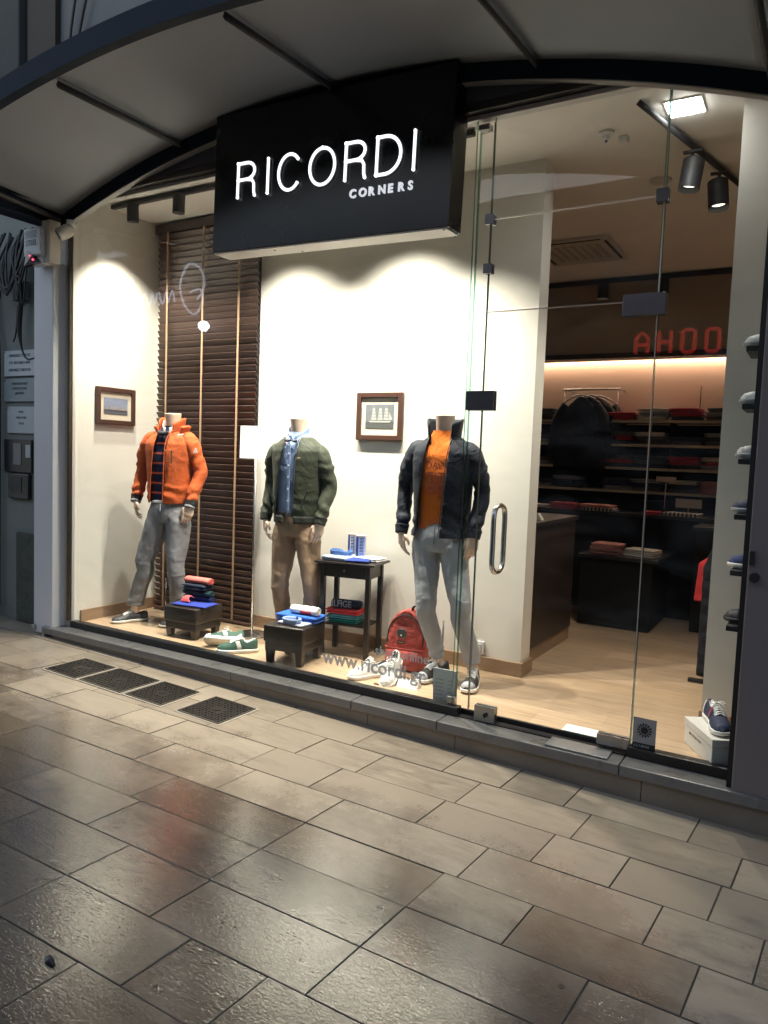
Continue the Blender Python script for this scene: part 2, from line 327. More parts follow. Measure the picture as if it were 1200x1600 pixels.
# stone step and threshold
stone = mat('grey_step_stone', (.20, .17, .14), .45, var=.35, vscale=5, bump=.25, bscale=60, dist=.003, rvar=.15)
rnd = random.Random(8)
x = -5.0; s = MB(); s2 = MB()
for x1 in (-4.02, -3.1, -2.2, -1.66, -.72, .2, 1.2):
    s.box(((x+x1)/2, 3.512, -.058), (x1-x-.004, .17, .052), .006)
    s2.box(((x+x1)/2+.1, 3.53, -.28), (x1-x-.003, .16, .39), .002); x = x1
s.build('threshold', mat('threshold_stone', (.17, .165, .16), .3, var=.3, vscale=7, bump=.2, bscale=80, rvar=.12), sb); s2.build('step', stone, sb)
s = MB(); s.box(((-4.83-1.60)/2, 3.577, -.008), (3.23, .06, .05), .006); s.box((-.495, 3.577, -.008), (.44, .06, .05), .006); s.box((-1.16, 3.577, -.03), (.88, .05, .008))
s.box((-2.55, 3.63, -.016), (4.56, .045, .03)); s.build('glazing_channel', dark_frame, sb)
# pillar on the right, with its frame strip and lock
MB().box((.5, 3.66, 1.5), (1.5, .44, 3.18), .006).build('pillar', mat('pillar_paint', (.19, .165, .165), .42, spec=.5, var=.05, vscale=2, rvar=.05), sb)
MB().box((-.262, 3.62, 1.5), (.022, .3, 3.1)).build('frame_strip', black_metal, sb)
MB().box((-.235, 3.43, .98), (.02, .02, .06), .003).build('lock', black_metal, sb); MB().cyl((-.22, 3.435, .9), (-.22, 3.41, .9), .02).build('lock_knob', black_metal, sb)
# top: head beam, panel behind the awning, facade above
s = MB(); s.box((-2.55, 3.575, 3.115), (4.62, .12, .045), .004); s.build('head_beam', dark_frame, sb)
MB().box((-2.55, 3.585, 3.079), (4.6, .05, .022)).build('head_rail', mat('rail_white', (.6, .6, .6), .35), sb)
MB().box((-2.5, 3.57, 3.425), (4.7, .06, .56)).build('fascia_panel', mat('fascia_grey', (.12, .12, .13), .5, var=.1), sb)
MB().box((-2.0, 3.75, 5.35), (6.07, .3, 3.3)).build('upper_wall', mat('upper_plaster', (.13, .145, .155), .8, var=.2, vscale=2.5, bump=.4, bscale=30, dist=.01), sb)
# left edge of the window
MB().box((-4.865, 3.6, 1.49), (.07, .1, 3.1), .004).build('lit_side_strip', mat('warm_lit_cream', (.55, .53, .49), .5, var=.06), sb)  # cream colour stands for warm light on the white pillar's side face
MB().box((-4.829, 3.56, 1.52), (.026, .07, 3.0), .004).build('jamb_frame', mat('bronze_frame', (.09, .075, .06), .35, .6, var=.3, vscale=14), sb)
# glazing
def pane(x0, x1, z0, z1, name='window_pane'):
    o = MB().box(((x0+x1)/2, GY, (z0+z1)/2), (x1-x0, .010, z1-z0)).build(name, M['clear_glass'], sb)
    for xx in (x0, x1): MB().box((xx, GY, (z0+z1)/2), (.0025, .0115, z1-z0)).build('polished_edge', M['glass_edge'], o)
    return o
p1 = pane(-4.815, -1.645, 0, 3.07)
pane(-.702, -.276, 0, 3.07); pane(-1.546, -.712, 2.115, 2.562); pane(-1.546, -.712, 2.572, 3.07)
fin = MB().box((-1.60, 3.61, 1.53), (.075, .012, 3.04)).build('glass_fin', M['clear_glass'], sb)
MB().box((-1.64, 3.612, 1.53), (.005, .016, 3.04)).build('polished_edge', M['glass_edge'], fin); MB().box((-1.561, 3.612, 1.53), (.002, .014, 3.04)).build('polished_edge', M['glass_edge'], fin)
dark_line = mat('glass_joint', (.10, .10, .09), .3, spec=.6); pale_line = mat('silicone_joint', (.85, .78, .70), .35)
s = MB(); s.box((-1.549, GY, 1.53), (.0035, .013, 3.03)); s.build('door_joint', dark_line, sb)
s = MB(); s.box((-.707, GY, 2.55), (.006, .013, 1.0)); s.box((-1.13, GY, 2.567), (.84, .012, .006)); s.build('silicone_joint', pale_line, sb)
s = MB(); s.box((-.707, GY, 1.05), (.0035, .012, 2.1)); s.build('door_joint', mat('grey_joint', (.55, .50, .45), .35), sb)
door = MB().box((-1.13, GY, 1.055), (.836, .010, 2.095)).build('glass_door', M['clear_glass'], sb)
MB().box((-1.13, GY, 2.103), (.836, .0115, .004)).build('door_edge', mat('ground_glass_edge', (.42, .40, .36), .3), door)
h = MB()
for sy in (-1, 1):
    Yh = GY+sy*.075
    h.tube([(-1.425, GY+sy*.005, 1.115), (-1.425, GY+sy*.03, 1.112), (-1.425, Yh-sy*.015, 1.095), (-1.425, Yh, 1.055), (-1.425, Yh, .95), (-1.425, Yh, .83), (-1.425, Yh-sy*.015, .79), (-1.425, GY+sy*.03, .773), (-1.425, GY+sy*.005, .77)], .0135, 16, steps=6)
h.build('door_handle', steel, door)
patch = mat('patch_fitting', (.14, .14, .15), .35, .7, rvar=.08, vscale=30)
def fit(cx, cz, w, hh, name='patch_fitting', m=patch, par=sb, extra=0):
    q = MB(); q.box((cx, GY-.0145, cz), (w, .017, hh), .002); q.box((cx, GY+.0145, cz), (w, .017, hh), .002)
    if extra: q.box((cx, GY-.024, cz+hh*.1), (w*.98, .003, .004)); 
    return q.build(name, m, par)
fit(-1.549, 2.565, .048, .05); fit(-.714, 2.565, .055, .06); fit(-1.549, 2.32, .045, .05)
fit(-1.558, 1.652, .155, .10, 'hinge_plate'); fit(-.765, 2.085, .19, .1, 'hinge_plate')
q = fit(-1.448, .012, .115, .085, 'lock_plate', chrome); MB().cyl((-1.44, GY-.02, .012), (-1.44, GY-.034, .012), .011).box((-1.44, GY-.034, .006), (.006, .003, .018)).build('keyhole', black_metal, q)
fit(-.785, .022, .15, .05, 'lock_plate', chrome, door)
q = MB().box((-.93, 3.505, -.026), (.3, .12, .008), .002).build('threshold_plate', mat('worn_steel', (.4, .4, .4), .5, .8, rvar=.15, vscale=25), sb)
MB().box((-.92, 3.66, .004), (.26, .1, .003)).build('white_card', mat('white_paper', (.8, .8, .78), .6), sb)
MB().box((-1.655, 3.592, .03), (.05, .03, .06), .003).build('glass_clamp', chrome, sb)
MB().box((-1.61, 3.60, 3.035), (.06, .05, .03), .003).build('glass_clamp', chrome, sb)
# lettering and stickers on the glass
vin = mat('frosted_vinyl', (.62, .62, .62), .6)
def vinyl_mix(m):
    n = m.node_tree.nodes; l = m.node_tree.links; b = n['Principled BSDF']; b.inputs['Alpha'].default_value = .62
vinyl_mix(vin)
MB().text('www.ricordi.gr', .112, (-2.50, GY-.0065, .105), ext=.0004, off=.0034).build('window_lettering', vin, p1)
MB().text('shop online', .074, (-2.14, GY-.0065, .215), ext=.0004, off=.0014).build('window_lettering', vin, p1)
nb = MB().box((-1.71, 3.615, .10), (.145, .004, .19), rot=Matrix.Rotation(R(4), 3, 'X')).build('notice', mat('notice_paper', (.62, .63, .62), .6), sb)
for j in range(2):
    t = MB()
    for i in range(8): t.box((-1.743+j*.066, 3.6105, .175-.021*i), (.05-.011*((i*3+j*5) % 3), .0015, .003))
    t.build('print', mat('notice_print', (.25, .25, .27), .7), nb)
st = MB().box((-.643, GY-.0075, .085), (.105, .0015, .155), .0).build('round_corner_sticker', mat('sticker_grey', (.34, .33, .32), .5), sb)
t = MB()
t.cyl((-.643, GY-.0085, .105), (-.643, GY-.0105, .105), .017, n=24)
for i in range(14):
    a = i*math.pi/7; t.box((-.643+.027*math.cos(a), GY-.0095, .105+.027*math.sin(a)), (.014, .0015, .0065), rot=Matrix.Rotation(-a, 3, 'Y'))
t.box((-.643, GY-.0095, .025), (.104, .0015, .032)); t.build('sun_emblem', mat('sticker_black', (.02, .02, .025), .4), st)
MB().text('ΔΕΛΦΙΝΙ', .018, (-.69, GY-.0115, .021), ext=.0003).build('print', mat('sticker_text', (.4, .4, .4), .5), st)
# ------------------------------------------------------------------ projecting sign
sg = thing('shop_sign', 'black box sign with white lit letters hanging in front of the glass under the awning', 'shop sign', (-2.515, 3.42, 2.53))
sg.rotation_euler = (0, R(1.3), 0)
blk = mat('sign_black', (.008, .009, .011), .28, spec=.4, rvar=.04, vscale=3)
MB().box((0, .0775, .40), (1.60, .155, .80), .003).build('sign_box', blk, sg)
q = MB().box((0, .0775, -.003), (1.58, .14, .012), .002).build('underside', mat('sign_underside', (.55, .53, .50), .5), sg)
for xx, yy in ((-.35, .05), (-.2, .12), (.77, .02), (.775, .145)): MB().cyl((xx, yy, -.012), (xx, yy, -.009), .006, n=10).build('screw', black_metal, sg)
let = mat('lit_letter', (.9, .9, .95), .4, emit=(.93, .95, 1.), es=.6); halo = mat('letter_body', (.62, .62, .64), .4)
zb = .30; H = .192
def L(name, x0, x1):
    w = x1-x0; out = []
    def arc(cx, cz, rx, rz, a0, a1, n=18): return [(cx+rx*math.cos(R(a0+(a1-a0)*i/n)), cz+rz*math.sin(R(a0+(a1-a0)*i/n))) for i in range(n+1)]
    if name == 'I': out = [[(x0, 0), (x0, H)]]
    if name in 'RD' and name == 'R':
        out = [[(x0, 0), (x0, H)], [(x0, H), (x0+w*.45, H)]+arc(x0+w*.5, H*.755, w*.46, H*.245, 88, -88)+[(x0+w*.45, H*.51), (x0, H*.51)], [(x0+w*.5, H*.51)]+[(x0+w*.82, H*.47), (x0+w*.93, H*.36), (x0+w*.95, H*.1), (x1, 0)]]
    if name == 'D': out = [[(x0, 0), (x0, H)], [(x0, H), (x0+w*.3, H)]+arc(x0+w*.35, H*.5, w*.65, H*.5, 88, -88)+[(x0+w*.3, 0), (x0, 0)]]
    if name == 'O': c = arc((x0+x1)/2, H/2, w/2, H*.51, 90, 450, 40); out = [c]
    if name == 'C': out = [arc((x0+x1)/2, H/2, w/2, H*.51, 42, 318, 36)]
    return out
cx0 = -2.515
spans = [('R', -3.116, -2.985), ('I', -2.889, -2.889), ('C', -2.81, -2.655), ('O', -2.589, -2.421), ('R', -2.349, -2.222), ('D', -2.150, -2.006), ('I', -1.926, -1.926)]
for nm, a, b_ in spans:
    s = MB(); b2 = MB()
    for st_ in L(nm, a-cx0, b_-cx0):
        s.tube([(px, -.013, zb+pz) for px, pz in st_], [(.0045, .0088)]*len(st_), 12, side=(0, 1, 0), spline=False); b2.tube([(px, -.005, zb+pz) for px, pz in st_], [(.008, .0108)]*len(st_), 12, side=(0, 1, 0), spline=False)
        for px, pz in (st_[0], st_[-1]): s.cyl((px, -.0085, zb+pz), (px, -.0168, zb+pz), .0086, n=16)
    o = s.build('letter', let, sg); b2.build('letter_edge', halo, o)
for i, ch in enumerate('CORNERS'):
    s = MB().text(ch, .061, (-2.318-cx0+i*.0605, -.006, .205), ext=.004, off=.0022); s.build('letter', mat('small_letter', (.75, .76, .8), .4, emit=(.9, .92, 1), es=.22), sg)
# ------------------------------------------------------------------ arched awning
aw = thing('awning', 'arched awning of grey panels on a dark blue metal frame above the shopfront', 'awning', (0, 0, 0))
navy = mat('awning_frame_paint', (.014, .022, .036), .65, 0, spec=.15, var=.1, vscale=5)
rear = lambda x: 3.40-(x+2.6)**2/12.7
front = lambda x: 3.385-(x+2.8)**2/15.
def arcband(fz, y, hgt, th, x0, x1, name):
    s = MB(); rs = []
    for i in range(49):
        x = x0+(x1-x0)*i/48; z = fz(x)
        rs.append([(x, y-th/2, z-hgt), (x, y+th/2, z-hgt), (x, y+th/2, z), (x, y-th/2, z)])
    s.rings(rs, smooth=False); return s.build(name, navy, aw)
arcband(rear, 3.50, .105, .035, -4.9, .6, 'rear_arch'); arcband(front, 2.49, .115, .05, -5.0, .6, 'front_arch')
arcband(lambda x: rear(x)-.107, 3.50, .006, .045, -4.9, .6, 'arch_lip').data.materials[0] = mat('lip_grey', (.3, .3, .3), .4)
fab = mat('awning_panel_grey', (.29, .32, .36), .6, spec=.3, var=.10, vscale=1.6, bump=.1, bscale=8, dist=.01)
rods = [-4.85, -3.66, -2.47, -1.31, -.3, .55]
for a, b_ in zip(rods, rods[1:]):
    s = MB(); rs = []
    for i in range(17):
        t = i/16; x = a+(b_-a)*t; row = []
        for j in range(9):
            w = j/8; row.append((x, 2.47+1.05*w, (front(x)-.03)*(1-w)+(rear(x)-.012)*w+.012*math.sin(math.pi*t)*math.sin(math.pi*w)))
        rs.append(row)
    s.rings(rs, closed=False, cap=False); s.build('awning_panel', fab, aw, solid=.006)
rod_m = mat('rod_paint', (.08, .08, .085), .45, spec=.4)
for x in rods[:-1]:
    s = MB(); s.tube([(x, 2.60, front(x)-.075), (x, 3.47, rear(x)-.045)], [(.014, .02)]*2, 4, side=(1, 0, 0), spline=False); s.build('rod', rod_m, aw)
s = MB(); s.box((-5.0, 3.0, 2.975), (.16, 1.1, .09), .006); s.box((-4.95, 3.0, 3.03), (.26, 1.06, .02)); s.build('end_beam', navy, aw)
#%%LEFT
# ------------------------------------------------------------------ neighbour on the left
nb_ = thing('neighbouring_building', 'old dim greenish plaster house front with loose cables left of the shop', 'building')
old = mat('old_plaster', (.25, .28, .26), .85, var=.25, vscale=3, bump=.6, bscale=22, dist=.008)
MB().box((-9.2, 3.72, 3.3), (8.0, .24, 7.2)).build('wall', old, nb_)
MB().box((-6.10, 3.52, 1.35), (.44, .2, 3.0), .004).build('door_surround', mat('blue_grey_paint', (.22, .26, .29), .6, var=.12), nb_)
s = MB(); s.box((-5.36, 3.585, .27), (.36, .03, .72), .01); s.build('damp_plinth', mat('damp_plaster', (.085, .095, .08), .9, var=.5, vscale=9, bump=.9, bscale=30, dist=.01), nb_)
MB().box((-5.20, 3.58, 5.2), (.33, .05, 3.2)).build('shutter', mat('shutter_brown', (.03, .022, .016), .7, var=.3, stretch=(1, 1, 20)), nb_)
MB().box((-5.62, 3.56, 5.2), (.4, .08, 3.2), .01).build('drainpipe_casing', mat('dark_render', (.045, .048, .05), .8, var=.3), nb_)
s = MB()
for pts in ([(-4.72, 3.57, 5.0), (-4.78, 3.55, 4.6), (-4.88, 3.56, 4.2), (-4.9, 3.56, 3.6)], [(-4.55, 3.57, 5.0), (-4.66, 3.55, 4.55), (-4.80, 3.56, 4.15), (-4.9, 3.56, 3.5)], [(-5.8, 3.5, 4.2), (-5.81, 3.5, 3.9)]):
    MB().tube(pts, .010, 8).build('cable', mat('black_cable', (.012, .012, .013), .5), nb_)
cbm = M['black_cable']; cr = random.Random(3)
s = MB()
for i in range(11):
    x0 = -5.62+cr.uniform(-.1, .32); x1 = -5.5+cr.uniform(-.1, .22); zt = cr.uniform(2.85, 3.0); zl = cr.uniform(2.35, 2.6)
    s.tube([(x0, 3.56, zt), (x0-.04, 3.5, (zt+zl)/2), ((x0+x1)/2, 3.49, zl), (x1+.03, 3.5, (zt+zl)/2+.05), (x1, 3.56, zt)], cr.uniform(.005, .012), 8)
s.tube([(-5.42, 3.52, 2.7), (-5.41, 3.53, 2.45), (-5.43, 3.53, 2.25), (-5.40, 3.53, 2.08), (-5.33, 3.53, 1.99), (-5.2, 3.53, 2.0), (-5.14, 3.55, 2.02)], [(.01, .01), (.018, .018), (.02, .02), (.008, .008), (.007, .007), (.007, .007), (.007, .007)], 8)
s.tube([(-5.45, 3.53, 2.4), (-5.47, 3.53, 2.2), (-5.52, 3.54, 2.13)], .006, 8)
s.tube([(-5.80, 3.55, 2.9), (-5.79, 3.55, 2.4), (-5.74, 3.56, 2.1), (-5.74, 3.56, 1.2), (-5.75, 3.56, 0)], .010, 8)
tag(s.build('cable_bundle', cbm), 'tangle of black cables looping down the old wall under the awning end', 'cables')
s = MB(); s.box((-5.47, 3.57, 2.52), (.16, .04, .14), .006); tag(s.build('junction_box', mat('box_grey', (.13, .15, .16), .6)), 'small grey junction box on the old wall behind the cables', 'junction box')
def plate(z0, z1, x0, x1, lines, label, col=(.60, .66, .70), tcol=(.03, .04, .06), size=.03):
    t = thing('name_plate', label, 'name plate', ((x0+x1)/2, 3.595, z0)); w = x1-x0
    MB().box((0, -.006, (z1-z0)/2), (w, .012, z1-z0), .002).build('plate', mat('plate_%d' % int(z0*100), col, .4, var=.06), t)
    for i, ln in enumerate(lines):
        if ln: MB().text(ln, size, (0, -.0135, (z1-z0)-.05-i*(z1-z0-.03)/len(lines)), ext=.0004, align='CENTER', squash=.8).build('lettering', mat('plate_ink', tcol, .5), t)
    for sx in (-1, 1): MB().cyl((sx*(w/2-.012), -.012, (z1-z0)-.012), (sx*(w/2-.012), -.016, (z1-z0)-.012), .005, n=8).build('screw', chrome, t)
plate(1.87, 2.07, -5.71, -5.30, ['ΑΡΜΕΝΑΚΟΣ ΓΕΩΡΓΙΟΣ', 'ΠΤΥ. ΜΗΧΑΝΙΚΟΣ ΜΗΧ', 'ΕΜΠΟΡΙΚΟΙ ΣΥΜΒΟΥΛΟΙ'], 'topmost white name plate with dark Greek capitals on the old wall')
plate(1.67, 1.85, -5.71, -5.30, ['ΣΥΜΒΟΛΑΙΟΓΡΑΦΟΣ', 'ΓΕΩΡΓΙΟΣ ΠΕΤΡΟΥ', 'ΔΙΚΗΓΟΡΟΣ', ''], 'grey blue name plate directly below the topmost white plate', (.30, .36, .40), size=.026)
plate(1.42, 1.63, -5.67, -5.30, ['ΙΑΤΡΟΣ', 'ΓΕΝΙΚΗ ΙΑΤΡΙΚΗ', 'ΤΗΛ 210', ''], 'pale lowest name plate with small print above the door bells', (.5, .57, .60), size=.022)
t = thing('notice_board', 'dark board with two small pale papers below the name plates', 'notice board', (-5.53, 3.595, 1.12))
MB().box((0, -.008, .12), (.36, .016, .26), .004).build('board', mat('board_black', (.02, .022, .028), .35), t)
MB().box((.0, -.018, .135), (.10, .004, .17)).build('paper', mat('paper_grey', (.28, .28, .27), .7, var=.4, vscale=60), t)
MB().box((.14, -.018, .16), (.06, .004, .1)).build('paper', mat('paper_white', (.55, .57, .58), .7), t)
t = thing('intercom', 'black square intercom panel low on the old wall beside the white pillar', 'intercom', (-5.50, 3.595, .90))
MB().box((0, -.015, .1), (.27, .03, .2), .008).build('housing', mat('intercom_black', (.012, .013, .016), .25), t)
s = MB(); s.box((-.02, -.032, .11), (.13, .004, .12), .002); s.build('speaker_grille', mat('grille', (.03, .033, .04), .5), t)
# white pillar, alarm, camera
wp = thing('shutter_guide_pillar', 'tall white metal box pillar left of the shop window, bluish on its street side', 'pillar', (-5.015, 3.57, -.095))
MB().box((0, 0, 1.38), (.225, .24, 2.76), .008, seg=3).build('casing', mat('white_casing', (.68, .70, .74), .38, spec=.5, var=.04, vscale=3), wp)
MB().box((.03, -.13, .02), (.03, .02, .07), .003).build('bracket', chrome, wp); MB().box((-.1, -.125, .04), (.04, .02, .04), .003).build('bracket', chrome, wp)
al = thing('alarm_box', 'white burglar alarm box with a red tinted triangular lens on top of the white pillar', 'alarm box', (-4.99, 3.385, 2.62))
s = MB(); s.box((.01, 0, .16), (.20, .10, .2), .012, seg=3); s.box((.02, .01, .05), (.16, .08, .09), .01); s.build('housing', mat('alarm_white', (.62, .66, .7), .4), al)
MB().box((.115, .03, .16), (.09, .09, .3), .006).build('side_cover', mat('cover_cream', (.6, .57, .5), .5), al)
MB().poly([(-.075, -.055, -.005), (.085, -.055, .01), (.03, -.06, .065), (-.04, -.06, .10)], .03).build('lens', mat('red_lens', (.05, .008, .012), .15, coat=.5), al)
red_led = mat('red_led', (1, .05, .08), emit=(1, .03, .08), es=2.5)
MB().cyl((.035, -.063, .03), (.035, -.057, .03), .006, n=12).build('status_light', red_led, al); MB().cyl((0, -.066, .06), (0, -.058, .06), .0025, n=10).build('status_light', red_led, al)
s = MB(); s.text('STEEL', .055, (.005, -.0515, .135), ext=.0005, align='CENTER', squash=.95); s.build('lettering', mat('alarm_ink', (.06, .08, .12), .5), al)
s = MB()
for i in range(6): s.box((0, -.0515, .19+i*.009), (.15-.02*(i % 2), .001, .002))
s.build('print', M['alarm_ink'], al)
cc = thing('security_camera', 'small white dome security camera under the awning beside the window frame', 'camera', (-4.72, 3.44, 2.80))
s = MB(); s.cyl((0, .02, .13), (0, .02, .09), .03); s.tube([(0, .01, .09), (-.005, 0, .06), (0, -.01, .045)], .02, 12); s.build('mount', white_pl, cc)
s = MB(); s.tube([(.01, .03, .075), (.008, .01, .065), (.0, -.03, .035), (-.006, -.065, .012), (-.01, -.075, .005)], [(.012, .012), (.042, .042), (.047, .047), (.044, .044), (.038, .038)], 20); s.build('housing', mat('camera_white', (.6, .58, .54), .35), cc)
MB().cyl((-.01, -.0765, .004), (-.012, -.079, .002), .03, n=20).build('lens', mat('camera_glass', (.01, .01, .012), .08), cc)
# ------------------------------------------------------------------ drain covers in the pavement
iron = mat('cast_iron', (.035, .030, .026), .42, .5, var=.4, vscale=30, bump=.5, bscale=150, dist=.002, rvar=.15)
for i, (x0, x1, lab) in enumerate([(-4.262, -3.953, 'dark iron access cover, farthest left of the row of four in the pavement'), (-3.918, -3.535, 'dark iron access cover second from the left in the pavement row'), (-3.497, -3.19, 'dark iron access cover third from the left, just before the gap in the row'), (-3.06, -2.74, 'dark iron access cover at the right end of the row, nearest the viewer')]):
    xc = (x0+x1)/2; t = thing('drain_cover', lab, 'drain cover', (xc, 3.10, pave_z(xc, 0)+.002), 0, 'drain covers set in the pavement'); t.rotation_euler = (0, R(1.15), R(-1 if i < 3 else -1.5))
    w = x1-x0
    s = MB(); s.box((0, 0, .001), (w, .305, .006), .001); s.build('cover_plate', iron, t); s = MB(); s.box((0, 0, -.002), (w+.03, .33, .008)); s.build('concrete_surround', mat('pale_concrete', (.34, .30, .25), .7, var=.2, vscale=20), t)
    s = MB(); nx = 12 if w < .38 else 15; ny = 11
    for a in range(nx):
        for b_ in range(ny):
            if abs(a-nx/2+.5) < 1.6 and abs(b_-ny/2+.5) < 1.2: continue
            s.box((-w/2+.025+(w-.05)*a/(nx-1), -.128+.256*b_/(ny-1), .0055), (.013, .007, .004), rot=Matrix.Rotation(R(45 if (a+b_) % 2 else -45), 3, 'Z'))
    s.build('tread_pattern', iron, t); MB().cyl((0, 0, .004), (0, 0, .0075), .022, n=20).build('centre_boss', iron, t)
    s = MB()
    for sx in (-1, 1): s.box((sx*(w/2-.004), 0, .0045), (.008, .305, .005))
    for sy in (-1, 1): s.box((0, sy*.149, .0045), (w-.017, .008, .005))
    s.build('rim', mat('rim_iron', (.10, .085, .07), .5, .4), t)
s = MB(); s.tube([(-1.87, 1.30, pave_z(-1.85, 0)+.002), (-1.85, 1.295, pave_z(-1.85, 0)+.006), (-1.82, 1.29, pave_z(-1.85, 0)+.002)], [(.006, .003), (.014, .006), (.007, .003)], 10)
tag(s.build('wet_leaf', mat('leaf_black', (.02, .018, .015), .3)), 'single small dark wet leaf lying flat on the near left pavement', 'leaf')
# ------------------------------------------------------------------ across the street: what the glass mirrors
op = thing('opposite_building', 'dim plaster house across the street, seen only as a reflection in the glass', 'building')
MB().box((-4, -4.6, 2.6), (26, .4, 6.0)).build('wall', mat('opposite_plaster', (.05, .05, .052), .85, var=.2, vscale=1.5), op)
for i in range(6):
    f_ = MB().box((-13+i*3.6, -4.39, 4.6), (1.1, .02, 1.3)).build('window', mat('opposite_shutter', (.05, .06, .06), .6, stretch=(1, 1, 14), var=.3), op)
rs_ = thing('red_letter_sign', 'red glowing capital letters of a shop across the street, mirrored in the door glass', 'shop sign', (-2.48, -3.85, 2.93))
red = mat('red_neon', (.8, .05, .05), .4, emit=(1, .06, .05), es=.95)
for i, ch in enumerate('AHOO'):
    s = MB(); hh, ww = .30, .16; xx = .04+i*.31
    if ch == 'A': ss = [[(0, 0), (0, hh*.7), (ww/2, hh), (ww, hh*.7), (ww, 0)], [(0, hh*.4), (ww, hh*.4)]]
    elif ch == 'H': ss = [[(0, 0), (0, hh)], [(ww, 0), (ww, hh)], [(0, hh/2), (ww, hh/2)]]
    else: ss = [[(.03, 0), (0, .03), (0, hh-.03), (.03, hh), (ww-.03, hh), (ww, hh-.03), (ww, .03), (ww-.03, 0), (.03, 0)]]
    for q in ss: s.tube([(xx+a, 0, b_) for a, b_ in q], .028, 6, spline=False)
    s.build('letter', red, rs_)
sc = thing('script_sign', 'pale handwritten style lettering across the street, mirrored above the wooden blind', 'shop sign', (-11.25, -4.3, 4.2))
s = MB(); pale = mat('script_white', (.6, .65, .7), emit=(.6, .7, .85), es=1.8)
s.tube([(-.25, 0, .25), (-.05, 0, .5), (-.15, 0, .85), (-.5, 0, 1.0), (-.75, 0, .6), (-.6, 0, .15), (-.3, 0, -.05), (-.1, 0, .2), (-.15, 0, .45), (-.45, 0, .42)][::-1], .022, 8)
xx = -.9
for k in range(6):
    s.tube([(xx, 0, .25), (xx-.08, 0, .5), (xx-.2, 0, .25), (xx-.26, 0, .48), (xx-.36, 0, .22), (xx-.45, 0, .42)], .018, 8); xx -= .42
s.build('lettering', pale, sc)
lp = thing('wall_lamp', 'bright white lamp across the street, mirrored as a spark in front of the blind', 'lamp', (-11.18, -4.2, 3.87))
s = MB(); s.box((0, -.15, 0), (.06, .3, .05), .01); s.build('arm', black_metal, lp)
s = MB(); s.tube([(0, .02, -.1), (0, .02, -.02), (0, .02, .06), (0, .02, .1)], [(.06, .06), (.12, .12), (.10, .10), (.04, .04)], 16); s.build('globe', mat('lamp_globe', (1, 1, 1), emit=(.8, .9, 1), es=14), lp)
#%%TRACKS
# ------------------------------------------------------------------ lights of the shop
def spot_light(par, loc, tgt, w, size=70, blend=.6, col=(1, .90, .78), rad=.025):
    d = bpy.data.lights.new('spot_bulb', 'SPOT'); d.energy = w; d.spot_size = R(size); d.spot_blend = blend; d.color = col; d.shadow_soft_size = rad
    o = bpy.data.objects.new('spot_bulb', d); C.objects.link(o); o.location = loc
    v = Vector(tgt)-Vector(loc); o.rotation_euler = v.to_track_quat('-Z', 'Y').to_euler(); o.parent = par; return o
def head(par, base, tgt, ln=.13, r=.042, up=.05):
    b0 = Vector(base); v = (Vector(tgt)-b0).normalized(); c = b0+Vector((0, 0, -up))
    s = MB(); s.cyl(b0, b0-Vector((0, 0, up-.01)), .009, n=12); s.box(b0-Vector((0, 0, .006)), (.10, .03, .012), .002)
    s.cyl(c-v*ln*.45, c+v*ln*.5, r, n=28, cap=False); s.cyl(c-v*ln*.45, c-v*(ln*.45+.006), r, r*.9, n=28)
    s.cyl(c+v*ln*.3, c+v*ln*.29, r*.99, n=28)
    h_ = s.build('spot_head', black_metal, par)
    MB().cyl(c+v*(ln*.31), c+v*(ln*.325), r*.75, n=24).build('spot_lens', M['spot_lens'], h_)
    return c+v*(ln*.52)
mat('spot_lens', (1, .95, .9), emit=(1, .88, .72), es=1.0)
tr = thing('window_track_light', 'black ceiling track with small spotlights running above the window display', 'track light')
MB().box((-3.25, 3.82, 3.128), (2.95, .034, .03), .003).build('rail', black_metal, tr)
for x, tx, ty, tz, w in ((-4.50, -4.60, 4.05, 1.0, .9), (-4.03, -4.1, 3.80, 1.0, 1.0), (-3.40, -3.37, 4.22, 1.0, 1.15), (-2.9, -2.95, 3.85, 1.0, 1.15), (-2.42, -2.46, 4.22, 1.0, 1.2), (-2.0, -1.95, 3.85, 1.0, 1.15)):
    p = head(tr, (x, 3.82, 3.115), (x+(tx-x)*.3, 3.82+(ty-3.82)*.3, 2.2), up=.055)
    spot_light(tr, p, (tx, ty, tz), SPOT_W*w, 102, 1.0)
tr2 = thing('door_track_light', 'black ceiling track with two large spotlights seen through the door top', 'track light')
a = Vector((-.912, 3.872, 3.13)); b_ = Vector((-.40, 6.0, 3.13)); dr = (b_-a).normalized()
s = MB(); s.tube([a, b_], [(.02, .02)]*2, 4, side=(1, .9, 0), spline=False); s.build('rail', black_metal, tr2)
for q, lit in ((.66, 1), (1.06, 0), (1.6, 0)):
    p0 = a+dr*q; tg = p0+Vector((-.12, -.05, -1)) if lit else p0+Vector((.1, -.1, -1))
    p = head(tr2, p0-Vector((0, 0, .02)), tg, .17, .058, .13)
    if lit: spot_light(tr2, p, (-1.15, 4.4, 0), SPOT_W*.55, 90, 1.0)
tr3 = thing('back_track_light', 'long black ceiling track with small unlit spotlights in front of the rear shop wall', 'track light')
MB().box((-1.7, 7.38, 3.12), (3.4, .034, .045), .003).build('rail', black_metal, tr3)
for x in (-2.62, -1.98, -1.42, -.7): head(tr3, (x, 7.38, 3.10), (x, 7.4, 2.3), .15, .05, .07)
cl = thing('ceiling_light_panel', 'small square white lit ceiling panel behind the top right of the door', 'ceiling light', (-.73, 4.04, 3.148))
MB().box((0, 0, -.001), (.18, .18, .006), .002).build('frame', white_pl, cl)
MB().box((0, 0, -.0065), (.158, .158, .005), .001).build('diffuser', mat('panel_glow', (1, 1, 1), emit=(1, .95, .92), es=38), cl)
